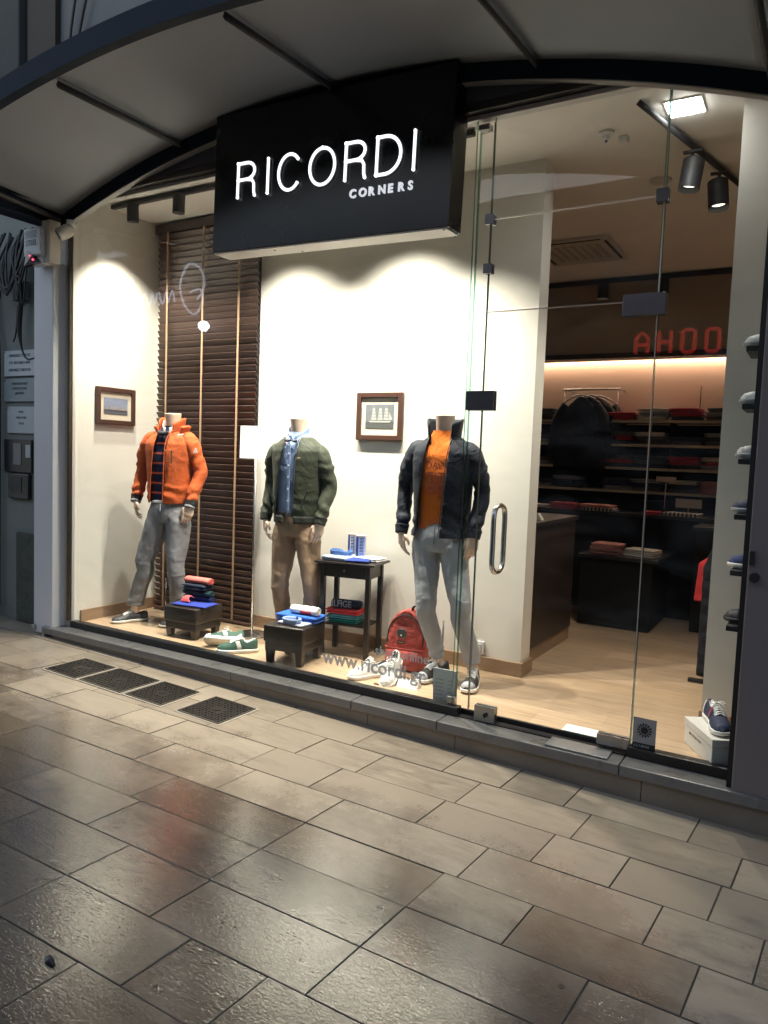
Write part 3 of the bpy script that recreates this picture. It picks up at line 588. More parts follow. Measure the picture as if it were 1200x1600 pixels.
ac = thing('air_conditioner', 'square ceiling cassette air conditioner with louvres in the dim rear of the shop', 'air conditioner', (-1.92, 6.33, 3.148))
MB().box((0, 0, -.012), (.66, .72, .024), .006).build('panel', mat('ac_white', (.50, .47, .43), .5), ac)
s = MB()
for i in range(7): s.box((-.2+.0667*i, 0, -.026), (.035, .42, .006))
s.build('louvre', mat('ac_louvre', (.34, .32, .29), .5), ac)
s = MB(); s.box((.29, 0, -.026), (.022, .56, .004)); s.box((-.29, 0, -.026), (.022, .56, .004)); s.box((0, -.325, -.026), (.52, .022, .004)); s.build('air_slot', black_metal, ac)
sm = thing('smoke_detector', 'small white round detector with a blue tinted tip on the ceiling near the door', 'smoke detector', (-1.15, 4.17, 3.15))
s = MB(); s.cyl((0, 0, 0), (0, 0, -.02), .042, .04, n=24); s.cyl((0, 0, -.02), (0, 0, -.045), .025, .016, n=20); s.build('body', white_pl, sm)
MB().cyl((0, 0, -.045), (0, 0, -.056), .008, .004, n=12).build('tip', mat('blue_tip', (.1, .15, .5), .3), sm)
s = MB().box((-1.08, 4.27, 3.135), (.05, .05, .03), .006); tag(s.build('motion_sensor', white_pl), 'tiny white cube sensor on the ceiling beside the round detector', 'sensor')
s = MB().cyl((-1.02, 5.0, 3.15), (-1.02, 5.0, 3.138), .07, .06, n=24); tag(s.build('ceiling_speaker', mat('speaker_white', (.55, .52, .48), .6)), 'flat round white speaker grille on the dim shop ceiling', 'speaker')
#%%FURN
# ------------------------------------------------------------------ window display furniture
bl = thing('venetian_blind', 'dark brown wooden venetian blind with tan ladder tapes behind the left mannequin', 'blind', (-4.23, 4.31, 0))
sl = MB(); pr = random.Random(1)
for i in range(60):
    z = .05+i*.0505; sl.box((pr.uniform(-.002, .002), 0, z), (1.05, .052, .0035), .0012, rot=Matrix.Rotation(R(-62+pr.uniform(-3, 3)), 3, 'X'))
sl.build('slats', mat('blind_wood', (.10, .058, .046), .38, spec=.5, var=.3, vscale=5, stretch=(1, 1, 14)), bl)
MB().box((0, 0, 3.095), (1.09, .06, .07), .003).build('headrail', mat('blind_headrail', (.05, .035, .03), .4), bl)
MB().box((0, 0, .02), (1.05, .045, .02), .004).build('bottom_rail', M['blind_wood'], bl)
tape = mat('ladder_tape', (.34, .22, .13), .8, bump=.3, bscale=400)
for x in (-.40, -.01, .36): MB().box((x, -.031, 1.55), (.018, .002, 3.03)).build('ladder_tape', tape, bl)
MB().box((-4.23, 4.352, 1.56), (1.02, .01, 3.1)).build('window_recess', mat('recess_black', (.01, .01, .012), .5), sb)
fl = thing('floor_lamp', 'slim floor lamp with a white square fabric shade in front of the blind edge', 'floor lamp', (-3.53, 4.12, 0))
s = MB()
ring = lambda w, z: [(-w, -w, z), (w, -w, z), (w, w, z), (-w, w, z)]
s.rings([ring(.08, 1.295), ring(.078, 1.525)], smooth=False, cap=False); s.build('lamp_shade', mat('shade_linen', (.82, .80, .74), .8, emit=(1, .93, .82), es=.25), fl, solid=.003)
MB().cyl((.0, 0, .012), (0, 0, 1.38), .008, n=16).build('pole', steel, fl)
MB().cyl((0, 0, 0), (0, 0, .012), .12, n=40).build('base', steel, fl)
s = MB().tube([(.0, 0, .03), (.06, .02, .012), (.12, -.03, .008), (.16, .08, .006)], .0025, 6); s.build('cord', black_metal, fl)
def ottoman(x, y, rz, w, d, h, label):
    t = thing('ottoman', label, 'ottoman', (x, y, 0), rz, 'dark leather ottomans in the window')
    s = MB(); s.box((0, 0, h-.055), (w+.02, d+.02, .11), .012, seg=4); s.build('cushion', ottoman_m, t, smooth=True)
    s = MB(); s.box((0, 0, h-.135), (w, d, .055), .004); s.build('apron', ottoman_m, t)
    for sx in (-1, 1):
        for sy in (-1, 1):
            s = MB(); hh = h-.15; s.box((sx*(w/2-.027), sy*(d/2-.027), hh/2+.001), (.052, .052, hh), .003, taper=.72); s.build('leg', ottoman_m, t)
    return t
ottoman(-3.865, 3.865, 3, .285, .265, .225, 'dark leather ottoman carrying rolled coral and navy clothes beside the left mannequin')
ottoman(-2.885, 3.79, 8, .27, .285, .25, 'dark leather ottoman carrying blue shirts in front of the middle mannequin')
st_ = thing('side_table', 'tall narrow black wooden side table with a drawer and lower shelf', 'side table', (-2.69, 4.155, 0), 10)
s = MB(); s.box((0, 0, .632), (.43, .30, .014), .003); s.build('table_top', black_wood, st_)
s = MB(); s.box((0, 0, .58), (.34, .24, .09), .002); s.build('apron', black_wood, st_)
q = MB().box((-.0, -.123, .578), (.26, .008, .078), .001).build('drawer', black_wood, st_); MB().cyl((0, -.127, .585), (0, -.142, .585), .007, .009, n=14).build('knob', chrome, q)
for sx in (-1, 1):
    for sy in (-1, 1): MB().box((sx*.162, sy*.112, .3125), (.032, .032, .625), .002).build('leg', black_wood, st_)
MB().box((0, 0, .215), (.30, .22, .012), .002).build('shelf', black_wood, st_)
def painting(name, label, loc, rz, w, h, kind):
    t = thing(name, label, 'framed picture', loc, rz, 'framed ship pictures on the window walls')
    s = MB(); fw = .035
    for sx in (-1, 1): s.box((sx*(w/2-fw/2), 0, 0), (fw, .028, h), .004)
    for sz in (-1, 1): s.box((0, 0, sz*(h/2-fw/2)), (w-2*fw, .028, fw), .004)
    s.build('frame', mat('frame_walnut', (.065, .03, .022), .35, var=.3, vscale=20), t)
    MB().box((0, .004, 0), (w-2*fw, .006, h-2*fw)).build('mount_card', mat('mount_card', (.60, .53, .42) if kind else (.62, .60, .55), .8), t)
    iw, ih = w-2*fw-.07, h-2*fw-.09
    sky_c, sea_c = ((.22, .25, .34), (.09, .09, .11)) if kind else ((.15, .16, .17), (.08, .085, .08))
    MB().box((0, .0, ih*.14), (iw, .003, ih*.72)).build('sky_print', mat('sky_print%d' % kind, sky_c, .5, var=.35, vscale=14, stretch=(1, 1, 2)), t)
    MB().box((0, .0, -ih*.36), (iw, .003, ih*.28)).build('sea_print', mat('sea_print%d' % kind, sea_c, .5, var=.5, vscale=50, stretch=(1, 1, 5)), t)
    s = MB(); rr = random.Random(5+kind)
    if kind:
        for i in range(7):
            x = -iw*.4+i*iw*.13; z = -ih*.2
            s.box((x, -.0035, z), (iw*.09, .002, ih*.05)); s.box((x, -.0035, z+ih*.12), (.002, .002, ih*(.2+.12*rr.random()))); s.box((x+.003, -.0035, z+ih*.1), (iw*.05, .0015, ih*.08*rr.random()+.004))
    else:
        s.poly([(-iw*.34, -.003, -ih*.25), (iw*.36, -.003, -ih*.25), (iw*.42, -.003, -ih*.17), (-iw*.38, -.003, -ih*.18)], .002)
        for mx_ in (-.2, .03, .24):
            s.box((iw*mx_, -.003, ih*.08), (.0025, .002, ih*.56))
            for j in range(4): ww = iw*(.19-.03*j); s.poly([(iw*mx_-ww/2, -.0035, -ih*.14+j*ih*.125), (iw*mx_+ww/2, -.0035, -ih*.14+j*ih*.125), (iw*mx_+ww*.42, -.0035, -ih*.04+j*ih*.125), (iw*mx_-ww*.42, -.0035, -ih*.04+j*ih*.125)], .0015)
        s.poly([(iw*.34, -.0035, -ih*.15), (iw*.46, -.0035, -ih*.14), (iw*.34, -.0035, ih*.18)], .0015)
    s.build('ship_print', mat('ship_print%d' % kind, (.36, .28, .20) if kind else (.36, .36, .34), .6, var=.2, vscale=60), t)
painting('framed_picture', 'small walnut framed harbour picture on the left side wall', (XL+.016, 3.925, 1.655), 90, .365, .285, 1)
painting('framed_picture', 'walnut framed picture of a three masted sailing ship on the back wall', (-2.635, 4.344, 1.615), 0, .365, .325, 0)
so = thing('wall_socket', 'white wall socket low on the wall behind the right mannequin', 'wall socket', (-1.835, 4.352, .145))
MB().box((0, 0, 0), (.083, .014, .083), .004).build('face_plate', white_pl, so); MB().box((0, -.008, 0), (.05, .006, .05), .003).build('rocker', mat('socket_face', (.6, .6, .58), .3), so)
#%%SHOES
# ------------------------------------------------------------------ shoes
def lerpt(tab, t):
    for (a, va), (b, vb) in zip(tab, tab[1:]):
        if t <= b:
            k = (t-a)/(b-a); k = k*k*(3-2*k); return va+(vb-va)*k
    return tab[-1][1]
WT = [(0, .008), (.02, .022), (.07, .031), (.2, .034), (.42, .034), (.66, .046), (.82, .046), (.93, .036), (.98, .022), (1, .006)]
HT = [(0, .05), (.03, .072), (.1, .078), (.28, .062), (.40, .075), (.52, .069), (.68, .050), (.82, .040), (.93, .032), (1, .012)]
def shoe(parent, mats, Ls=.28, laces=True, low=False, stripe=None, stripe2=None, toe=None, heel=None, tag_m=None, side=1):
    """toe points to -Y; sole on z=0; mats: upper, sole, lace, lining"""
    zs = .022 if not low else .016
    def surf(t, a, off=0.):
        w = lerpt(WT, t)+off; h = (lerpt(HT, t)*(.82 if low else 1))+off; cx = side*(.010*math.sin(math.pi*t)-.004*t)
        c, s_ = math.cos(a), math.sin(a); ex = .75
        px = cx+w*math.copysign(abs(c)**ex, c)*(1-.18*max(0, s_)); pz = zs+h*max(0, s_)**.85
        return Vector((px, Ls/2-t*Ls, pz))
    NT, NA = 46, 25
    s = MB(); rs = []
    for i in range(NT):
        t = i/(NT-1); row = []
        for j in range(NA):
            a = math.pi*j/(NA-1); p = surf(t, a)
            if .045 < t < .41:
                e = abs(a-math.pi/2); g = .62*min(1, (t-.045)/.05, (.41-t)/.05)**.5
                if e < g: p.z = min(p.z, zs+.012+.03*(e/g)**3); p.x = p.x*.9
            row.append(p)
        rs.append(row)
    s.rings(rs, closed=False, cap=False); up = s.build('upper', mats[0], parent, smooth=True)
    # lining inside the opening
    s = MB(); rs = []
    for i in range(14):
        t = .05+.36*i/13; rs.append([surf(t, math.pi/2+k*.62*.93*math.sin(math.pi*(i+.3)/13.6)**.5, -.004 if abs(k) > .9 else -.03)*1 for k in (-1, -.5, 0, .5, 1)])
    s.rings(rs, closed=False, cap=False); s.build('lining', mats[3], up, smooth=True)
    s = MB(); rs = []
    for zz, o in ((0, -.003), (.004, .002), (zs*.8, .004), (zs+.004, .002)):
        ring_ = []
        for i in range(29):
            t = i/28; w = lerpt(WT, t); ring_.append(Vector((side*(.010*math.sin(math.pi*t)-.004*t)+w+o, Ls/2-t*Ls+(-o if t > .5 else o)*1.2, zz+(.006*max(0, t-.85)/.15 if zz < zs else 0))))
        for i in range(28, -1, -1):
            t = i/28; w = lerpt(WT, t); ring_.append(Vector((side*(.010*math.sin(math.pi*t)-.004*t)-w-o, Ls/2-t*Ls+(-o if t > .5 else o)*1.2, zz+(.006*max(0, t-.85)/.15 if zz < zs else 0))))
        rs.append(ring_)
    s.rings(rs); s.build('sole', mats[1], parent)
    def patch_(t0, t1, a0, a1, m, name, off=.0018, skew=0.):
        s = MB(); rs = []
        for i in range(9):
            row = []
            for j in range(7):
                a = a0+(a1-a0)*j/6; t = t0+(t1-t0)*i/8+skew*(j/6); row.append(surf(min(.995, max(.004, t)), a, off))
            rs.append(row)
        s.rings(rs, closed=False, cap=False); return s.build(name, m, up, solid=.0015, smooth=True)
    if stripe:
        for aa in ((.12, .95), (math.pi-.12, math.pi-.95)): patch_(.40, .50, aa[0], aa[1], stripe, 'side_panel', skew=.06)
    if stripe2:
        for aa in ((.1, 1.0), (math.pi-.1, math.pi-1.0)): patch_(.36, .40, aa[0], aa[1], stripe2, 'side_stripe', .002, skew=.07)
    if toe: patch_(.84, .99, .05, math.pi-.05, toe, 'toe_cap')
    if heel:
        patch_(.006, .10, .05, 1.0, heel, 'heel_tab'); patch_(.006, .10, math.pi-.05, math.pi-1.0, heel, 'heel_tab')
    patch_(.33, .66, math.pi/2-.36, math.pi/2+.36, mats[4] if len(mats) > 4 else mats[0], 'tongue', .002)
    if laces:
        s = MB()
        for i in range(6):
            t = .42+.045*i; t2 = t+.03
            for sg_ in (1, -1):
                s.tube([surf(t, math.pi/2+sg_*.55, .003), surf((t+t2)/2, math.pi/2, .007), surf(t2, math.pi/2-sg_*.55, .003)], .0028, 6, steps=3)
        b0 = surf(.40, math.pi/2, .012)
        for sg_ in (1, -1):
            s.tube([b0, b0+Vector((sg_*.018, -.004, .010)), b0+Vector((sg_*.032, -.012, .002)), b0+Vector((sg_*.018, -.016, -.002)), b0], .0022, 6, steps=3)
            s.tube([b0, b0+Vector((sg_*.012, -.018, .004)), b0+Vector((sg_*.028, -.034, -.012))], .0022, 6, steps=3)
        s.build('laces', mats[2], parent)
def sm_(name, c, r=.6, **k): return mat(name, c, r, bump=.3, bscale=140, dist=.001, var=.08, **k)
WHT = sm_('shoe_white', (.80, .79, .76), .5); RUB = sm_('rubber_white', (.72, .71, .66), .55); LACE = sm_('lace_white', (.8, .8, .78), .8)
BLK = sm_('shoe_black', (.022, .022, .026), .55); NVY = sm_('shoe_navy', (.02, .03, .075), .65); GRN = sm_('shoe_green', (.03, .085, .06), .7); DKL = sm_('lining_dark', (.03, .03, .035), .9); GRY = sm_('shoe_grey', (.35, .36, .38), .6)
def shoe_thing(label, loc, rz, mats, group, rx=0, ry=0, **k):
    t = thing('shoe', label, 'shoe', loc, rz, group); t.rotation_euler = (R(rx), R(ry), R(rz)); shoe(t, mats, **k); return t
gA = 'green and white sneakers on the window floor'
shoe_thing('green sneaker with white side patch standing upright, right one of its pair', (-3.30, 3.71, .0), -47, (GRN, RUB, LACE, WHT, WHT), gA, stripe=WHT, Ls=.27)
shoe_thing('green sneaker tipped onto its side behind its upright partner', (-3.455, 3.745, .035), -52, (GRN, RUB, LACE, WHT, WHT), gA, ry=-48, stripe=WHT, toe=WHT, Ls=.27, side=-1)
gW = 'plain white sneakers in front of the backpack'
shoe_thing('white sneaker lying flat, left one in front of the red backpack', (-2.30, 3.77, 0), -32, (WHT, WHT, LACE, DKL, WHT), gW, Ls=.27, side=-1)
shoe_thing('white sneaker leaning heel up on its partner in front of the red backpack', (-2.155, 3.80, .035), 12, (WHT, WHT, LACE, DKL, WHT), gW, rx=24, Ls=.27)
STR = mat('tricolour_red', (.45, .03, .05), .5)
# shoebox with a shoe on it
bx = thing('shoe_box', 'white cardboard shoe box with small printed logo on the floor by the right pillar', 'box', (-.355, 3.75, .0), 31)
white_card = mat('white_card_box', (.68, .66, .62), .55)
MB().box((0, 0, .05), (.165, .30, .10), .002).build('box_base', white_card, bx); MB().box((0, 0, .108), (.172, .307, .035), .002).build('lid', white_card, bx)
s = MB(); s.text('COLLECTION', .017, (-.0835, .07, .06), rot=(Matrix.Rotation(R(-90), 4, 'Z') @ RX90), ext=.0003); s.box((-.0835, .085, .066), (.001, .018, .010)); s.build('print', mat('box_ink', (.12, .1, .12), .6), bx)
shoe_thing('navy and white sneaker with red side stripe standing on the white shoe box', (-.36, 3.765, .1265), 20, (NVY, WHT, LACE, WHT, NVY), 'shoes beside the right pillar', stripe2=STR, stripe=NVY, heel=WHT, Ls=.29)
# wall shelves with one shoe each
zsh = (1.895, 1.64, 1.395, 1.145, .89, .635)
words_ = ('top', 'second highest', 'third highest', 'fourth highest', 'fifth highest', 'lowest')
cfg = [('white running shoe', (WHT, GRY, LACE, WHT, WHT), {}), ('pale grey running shoe', (sm_('shoe_pale', (.55, .55, .55)), GRY, LACE, WHT, WHT), {}), ('navy high lace sneaker', (NVY, GRY, LACE, NVY, NVY), {}), ('dark blue suede sneaker', (sm_('shoe_blue', (.03, .05, .16), .8), WHT, LACE, NVY, NVY), {}), ('black sneaker', (BLK, BLK, sm_('lace_grey', (.3, .3, .3)), BLK, BLK), {})]
for i, z in enumerate(zsh):
    t = thing('wall_shelf', '%s of the six short black shoe shelves by the right pillar' % words_[i], 'shelf', (-.208, 3.80, z), 0, 'short black shoe shelves')
    MB().box((.02, 0, -.012), (.30, .26, .024), .002).build('board', black_metal, t)
    if i < 1: nm, ms, kw = cfg[0]
    else: nm, ms, kw = cfg[min(i-1, 4)]
    nm = {0: 'white trainer with a dark red lining', 1: 'white running shoe with dark tongue', 2: 'pale grey running shoe', 3: 'navy sneaker with white laces', 4: 'bright blue suede sneaker', 5: 'black lace up sneaker'}[i]
    ms = {0: cfg[0][1], 1: (WHT, GRY, LACE, BLK, BLK), 2: cfg[1][1], 3: cfg[2][1], 4: cfg[3][1], 5: cfg[4][1]}[i]
    shoe_thing('%s on the %s of the black shoe shelves' % (nm, words_[i]), (-.225, 3.80, z+.001), -72, ms, 'shoes beside the right pillar', Ls=.27)
#%%MANN
# ------------------------------------------------------------------ mannequins
def sell(cx, cy, a, b, n, t0=-90, span=360, ex=2.3):
    out = []
    for i in range(n):
        th = R(t0+span*i/(n if span == 360 else n-1)); c, s_ = math.cos(th), math.sin(th); k = 2/ex
        out.append((cx+a*math.copysign(abs(c)**k, c), cy+b*math.copysign(abs(s_)**k, s_)))
    return out
def hand_shells(s, w, d, out, yaw, sgn):
    """w wrist, d direction down the hand; fingers in a row along 'acr'; palm normal points inward"""
    d = d.normalized(); inw = Vector((-sgn, 0, 0)); inw.rotate(Matrix.Rotation(yaw, 3, 'Z')); inw = (inw-d*inw.dot(d)).normalized(); acr = d.cross(inw)*(-1)
    if acr.y > 0: acr = -acr                  # index side faces the street
    pal = w+d*.085
    s.tube([w-d*.03, w, w+d*.03, w+d*.065, pal], [(.022, .026), (.021, .026), (.016, .036), (.0145, .041), (.011, .037)], 16, side=inw, steps=4)
    for i, (o, ln, curl) in enumerate(((.028, .074, .5), (.010, .082, .62), (-.009, .076, .75), (-.027, .060, .9))):
        p = pal-d*.012+acr*o; pts = [p-d*.01]; dd = d.copy(); cur = p; r = .0088-.0004*i; rr = [(r, r)]
        for k, sg_ in enumerate((.45, .32, .23)):
            dd = (d*math.cos(curl*(.5+k*.75)*.8)+inw*math.sin(curl*(.5+k*.75)*.8)+acr*o*1.2).normalized(); cur = cur+dd*(ln*sg_+.004); pts.append(cur); rr.append((r*(1-.10*(k+1)),)*2)
        pts.append(cur+dd*.004); rr.append((.004, .004))
        s.tube(pts, rr, 10, steps=3)
    b = w+d*.028+acr*.026
    s.tube([b-acr*.012, b+acr*.012+inw*.010+d*.012, b+acr*.020+inw*.020+d*.036, b+acr*.018+inw*.026+d*.056, b+acr*.016+inw*.027+d*.064], [(.013, .013), (.012, .012), (.0095, .0095), (.008, .008), (.004, .004)], 10, steps=3)
def mannequin(label, loc, rz, J, garment, neck_skin=skin):
    """J: joints in local space (x to the viewer's right, facing -y)"""
    t = thing('mannequin', label, 'mannequin', loc, rz, 'headless male mannequins in the shop window')
    V = lambda q: Vector(q)
    s = MB(); nk = J['neck']
    # torso core, neck with a flat cut top, arms, hands, legs: unioned into one body
    s.tube([(0, .01, .86), (0, .01, 1.0), (0, 0, 1.2), (0, 0, 1.36), (0, .005, 1.43), (nk[0]*.5, .01, 1.47)], [(.13, .09), (.125, .08), (.145, .09), (.155, .09), (.12, .07), (.06, .06)], 24, side=(1, 0, 0))
    s.tube([(nk[0]*.5, .012, 1.42), (nk[0]*.7, .006, 1.50), (nk[0], -.002, 1.56), (nk[0], -.004, 1.605)], [(.066, .066), (.056, .058), (.055, .060), (.060, .066)], 28, side=(1, 0, 0))
    for k in ('L', 'R'):
        sh, el, wr = V(J['sh'+k]), V(J['el'+k]), V(J['wr'+k])
        s.tube([sh, (sh+el)/2, el, (el+wr)/2, wr], [(.045, .045), (.040, .040), (.034, .034), (.030, .030), (.022, .025)], 16)
        hand_shells(s, wr, V(J.get('hd'+k, (0, -.12, -1))), None, R(J.get('yaw'+k, 0)), -1 if k == 'L' else 1)
        hp, kn, an = V(J['hp'+k]), V(J['kn'+k]), V(J['an'+k])
        s.tube([hp, kn, an, an+Vector((0, .0, -.05))], [(.06, .06), (.045, .045), (.032, .036), (.03, .036)], 16)
    me = bake(s.bm, .0042, 2); meshobj('body', me, neck_skin, t)
    g = garment
    # trousers
    s = MB(); fx = g.get('fit', 1.)
    s.tube([(0, .0, .965), (0, .0, .93), (0, .0, .86), (0, .005, .80)], [(.135, .098), (.145, .105), (.162, .115), (.150, .108)], 32, side=(1, 0, 0))
    for k in ('L', 'R'):
        hp, kn, an = V(J['hp'+k]), V(J['kn'+k]), V(J['an'+k]); hem = an+Vector((0, 0, g.get('hem', .0)))
        s.tube([hp+Vector((0, 0, .06)), hp, hp*.55+kn*.45, kn+Vector((0, -.005, .03)), kn-Vector((0, -.005, .06)), kn*.35+hem*.65, hem],
               [(.082, .095), (.088, .102), (.080*fx, .088*fx), (.064*fx, .070*fx), (.058*fx, .066*fx), (.055*fx, .062*fx), (g.get('hw', .055), g.get('hw', .055)*1.12)], 28, side=(1, 0, 0), steps=6)
    kz = V(J['knL']).z; sd = g['seed']
    def tdisp(p):
        z = p.z; a = .006*rid((p.x*1.2+sd, p.y, p.z*.9), 7, 4)
        a += .0065*max(0, noise.ridged_multi_fractal(Vector((p.x*3+sd, p.y*3, p.z*9)), 1, 2, 2, 1, 2)-.9)*(math.exp(-((z-kz)/.10)**2)+1.2*math.exp(-((z-.14)/.10)**2)+.9*math.exp(-((z-.80)/.07)**2)+.25)
        a += .004*math.sin(z*88+3*math.sin(p.x*16+sd)+rid((p.x, p.y, z), 6)*3)*math.exp(-((z-.15)/.08)**2)
        return a
    me = bake(s.bm, .0062, 5, tdisp); meshobj('trousers', me, g['trouser_m'], t)
    if g.get('cuff'):
        for k in ('L', 'R'):
            an = V(J['an'+k])+Vector((0, 0, g.get('hem', 0))); s = MB(); s.tube([an+Vector((0, 0, .035)), an+Vector((0, 0, .0)), an-Vector((0, 0, .004))], [(.060, .068), (.062, .070), (.058, .066)], 28, side=(1, 0, 0)); s.build('trouser_cuff', g['trouser_m'], t)
    # fly and pocket seams
    s = MB(); s.tube([(0, -.110, .955), (0, -.119, .90), (0, -.122, .84)], .0018, 6); s.build('fly_seam', g['seam_m'], t)
    # inner top: closed torso slightly inside the jacket
    Z = [(g['shirt_hem'], .140, .100), (1.0, .145, .104), (1.12, .150, .108), (1.25, .163, .116), (1.36, .165, .110), (1.42, .150, .092), (1.46, .108, .076), (1.49, .075, .068), (1.51, .067, .066)]
    def prof(z, tab):
        for (z0, a0, b0), (z1, a1, b1) in zip(tab, tab[1:]):
            if z <= z1: k = max(0, (z-z0)/(z1-z0)); return a0+(a1-a0)*k, b0+(b1-b0)*k
        return tab[-1][1:]
    s = MB(); rs = []; z0 = Z[0][0]
    for i in range(46):
        z = z0+(1.51-z0)*i/45; a, b = prof(z, Z); cx = nk[0]*max(0, (z-1.4)/.15)*.6; ring_ = []
        for j, (px, py) in enumerate(sell(cx, .004, a, b, 64)):
            p = Vector((px, py, z)); q = rid((px*.8+sd, py, z*1.2), 9, 3)*.0045; ring_.append(p+Vector((px-cx, py, 0)).normalized()*q)
        rs.append(ring_)
    s.rings(rs, smooth=True, cap=False); s.build('shirt', g['shirt_m'], t, recalc=True)
    # jacket shell, open down the front
    JH = g['jacket_hem']; ez = 1.475
    JZ = [(JH-.001, *g.get('hem_ab', (.156, .122))), (JH+.05, .166, .128), (1.05, .170, .128), (1.2, .178, .132), (1.32, .190, .132), (1.38, .192, .122), (1.415, .174, .106), (1.45, .128, .090), (ez, .094, .080)]
    gl, gr = g['gap_l'], g['gap_r']     # functions z -> x of the two front edges
    s = MB(); rs = []; NR, NC = 72, 84
    for i in range(NR):
        z = JH+(ez-JH)*i/(NR-1); a, b = prof(z, JZ); cx = nk[0]*max(0, (z-1.4)/.15)*.6; base = sell(cx, .004, a, b, 361, -90, 360)
        # arc-length positions: find angles where the front crosses the two edges
        xr, xl = gr(z), gl(z)
        ir = next(k for k in range(0, 90) if base[k][0] >= cx+xr-1e-6 or k == 89); il = next(k for k in range(360, 270, -1) if base[k][0] <= cx+xl+1e-6 or k == 271)
        row = []
        for j in range(NC):
            f = ir+(il-ir)*j/(NC-1); k = int(f); fr = f-k; k2 = min(k+1, 360); px = base[k][0]*(1-fr)+base[k2][0]*fr; py = base[k][1]*(1-fr)+base[k2][1]*fr
            e = min(j, NC-1-j)/6.; py -= g.get('flare', .012)*math.exp(-e*e)*(.4+1.2*(1.45-z))
            p = Vector((px, py, z)); n_ = Vector((px-cx, py, 0)).normalized()
            q = .0045*rid((px*1.1+sd, py, z*.8), 6.5, 3)+.0055*max(0, noise.ridged_multi_fractal(Vector((px*9+z*4+sd, py*9, z*5)), 1, 2, 3, 1, 2)-1.0)*g.get('wr', 1)
            q += .006*math.sin(z*70+px*20*g.get('fd', 1)+rid((px, py, z), 5)*4)*math.exp(-((z-JH-.08)/.06)**2)*g.get('hemgather', 1)
            row.append(p+n_*q)
        rs.append(row)
    s.rings(rs, closed=False, cap=False); jk = s.build('jacket', g['jacket_m'], t, solid=.005, smooth=True)
    # sleeves
    for k in ('L', 'R'):
        sh, el, wr = V(J['sh'+k]), V(J['el'+k]), V(J['wr'+k]); sx = -1 if k == 'L' else 1
        cuffp = wr+(el-wr).normalized()*.02
        def sd_(p, tt, a):
            q = .004*rid((p.x+sd, p.y, p.z*.9), 9, 3)+.006*max(0, noise.ridged_multi_fractal(Vector((p.x*8+sd, p.y*8, p.z*14)), 1, 2, 3, 1, 2)-.9)*g.get('wr', 1)
            q += .0055*math.sin(tt*46+2.2*math.sin(a+sd)+rid(p, 8)*3)*(math.exp(-((tt-.52)/.13)**2)+1.2*math.exp(-((tt-.9)/.09)**2))
            return q*min(1, tt*6)
        s = MB(); s.tube([sh+Vector((-sx*.065, .01, .012)), sh+Vector((-sx*.02, .006, .004)), sh+Vector((sx*.012, .003, -.045)), sh*.5+el*.5+Vector((sx*.012, 0, 0)), el+Vector((sx*.006, .006, 0)), el*.45+wr*.55, cuffp],
                 [(.048, .052), (.060, .065), (.060, .066), (.052, .060), (.046, .053), (.043, .048), (.039, .043)], 36, side=(1, 0, 0), steps=9, disp=sd_)
        s.build('sleeve', g['jacket_m'], t, smooth=False)
        d = (cuffp-el).normalized(); s = MB(); s.tube([cuffp-d*.012, cuffp+d*.012, cuffp+d*.034, cuffp+d*.036], [(.044, .047), (.040, .043), (.037, .040), (.033, .036)], 28, side=(1, 0, 0)); s.build('cuff', g['cuff_m'], t)
        if g.get('cuff2'): s = MB(); s.tube([cuffp+d*.030, cuffp+d*.048], [(.0375, .041), (.036, .039)], 28, side=(1, 0, 0), spline=False); s.build('cuff_band', g['cuff2'], t)
    # hem band
    if g.get('hemband'):
        s = MB(); rs = []
        for dz in (-.045, -.03, -.01, .008):
            row = []
            for j in range(60):
                px, py = sell(0, .004, .161, .126, 361, -90)[int(12+(336)*j/59)]
                row.append((px, py-.014*math.exp(-(min(j, 59-j)/4)**2), JH+dz))
            rs.append(row)
        s.rings(rs, closed=False, cap=False); s.build('hem_band', g['cuff_m'], t, solid=.006, smooth=True)
    # zip edges
    s = MB()
    for fn, sg_ in ((gl, -1), (gr, 1)):
        pts = []
        for i in range(14):
            z = JH+.01+(ez-JH-.02)*i/13; a, b = prof(z, JZ); x_ = fn(z); y_ = .004-b*(max(0, 1-(abs(x_)/a)**2.3))**(1/2.3)-.010-g.get('flare', .012)*(.4+1.2*(1.45-z)); pts.append((x_+nk[0]*max(0, (z-1.4)/.15)*.6-sg_*.002, y_, z))
        s.tube(pts, .0032, 6, steps=3)
    s.build('zip', g['zip_m'], t)
    # collar
    def collar(name, m, r0, r1, z0, z1, gap, lean, drop, th=.004, par=t, sl=0.):
        s = MB(); rs = []; n_ = 44
        for i in range(7):
            k = i/6; row = []
            for j in range(n_):
                a = -90+gap+(360-2*gap)*j/(n_-1); ar = R(a); fr = max(0, -math.sin(ar)); r = r0+(r1-r0)*k
                z = z0+(z1-z0)*k-drop*fr-(sl*math.cos(ar) if sl else 0); x_ = nk[0]*.75+r*math.cos(ar)*1.02; y_ = .002+r*math.sin(ar)-lean*fr*(1-k*.5)+.004*rid((a*.02, k*2, sd), 3)
                row.append((x_, y_, z))
            rs.append(row)
        s.rings(rs, closed=False, cap=False); return s.build(name, m, par, solid=th, smooth=True)
    for cdef in g['collars']: collar(*cdef)
    # shoes
    for k, (fx_, fy_, frz) in g['feet'].items():
        e = bpy.data.objects.new('worn_shoe', None); C.objects.link(e); e.parent = t; e.location = (fx_, fy_, .004); e.rotation_euler = (0, 0, R(frz)); e.empty_display_size = .05
        shoe(e, g['shoe_m'], side=-1 if k == 'L' else 1, Ls=.275, **g.get('shoe_k', {}))
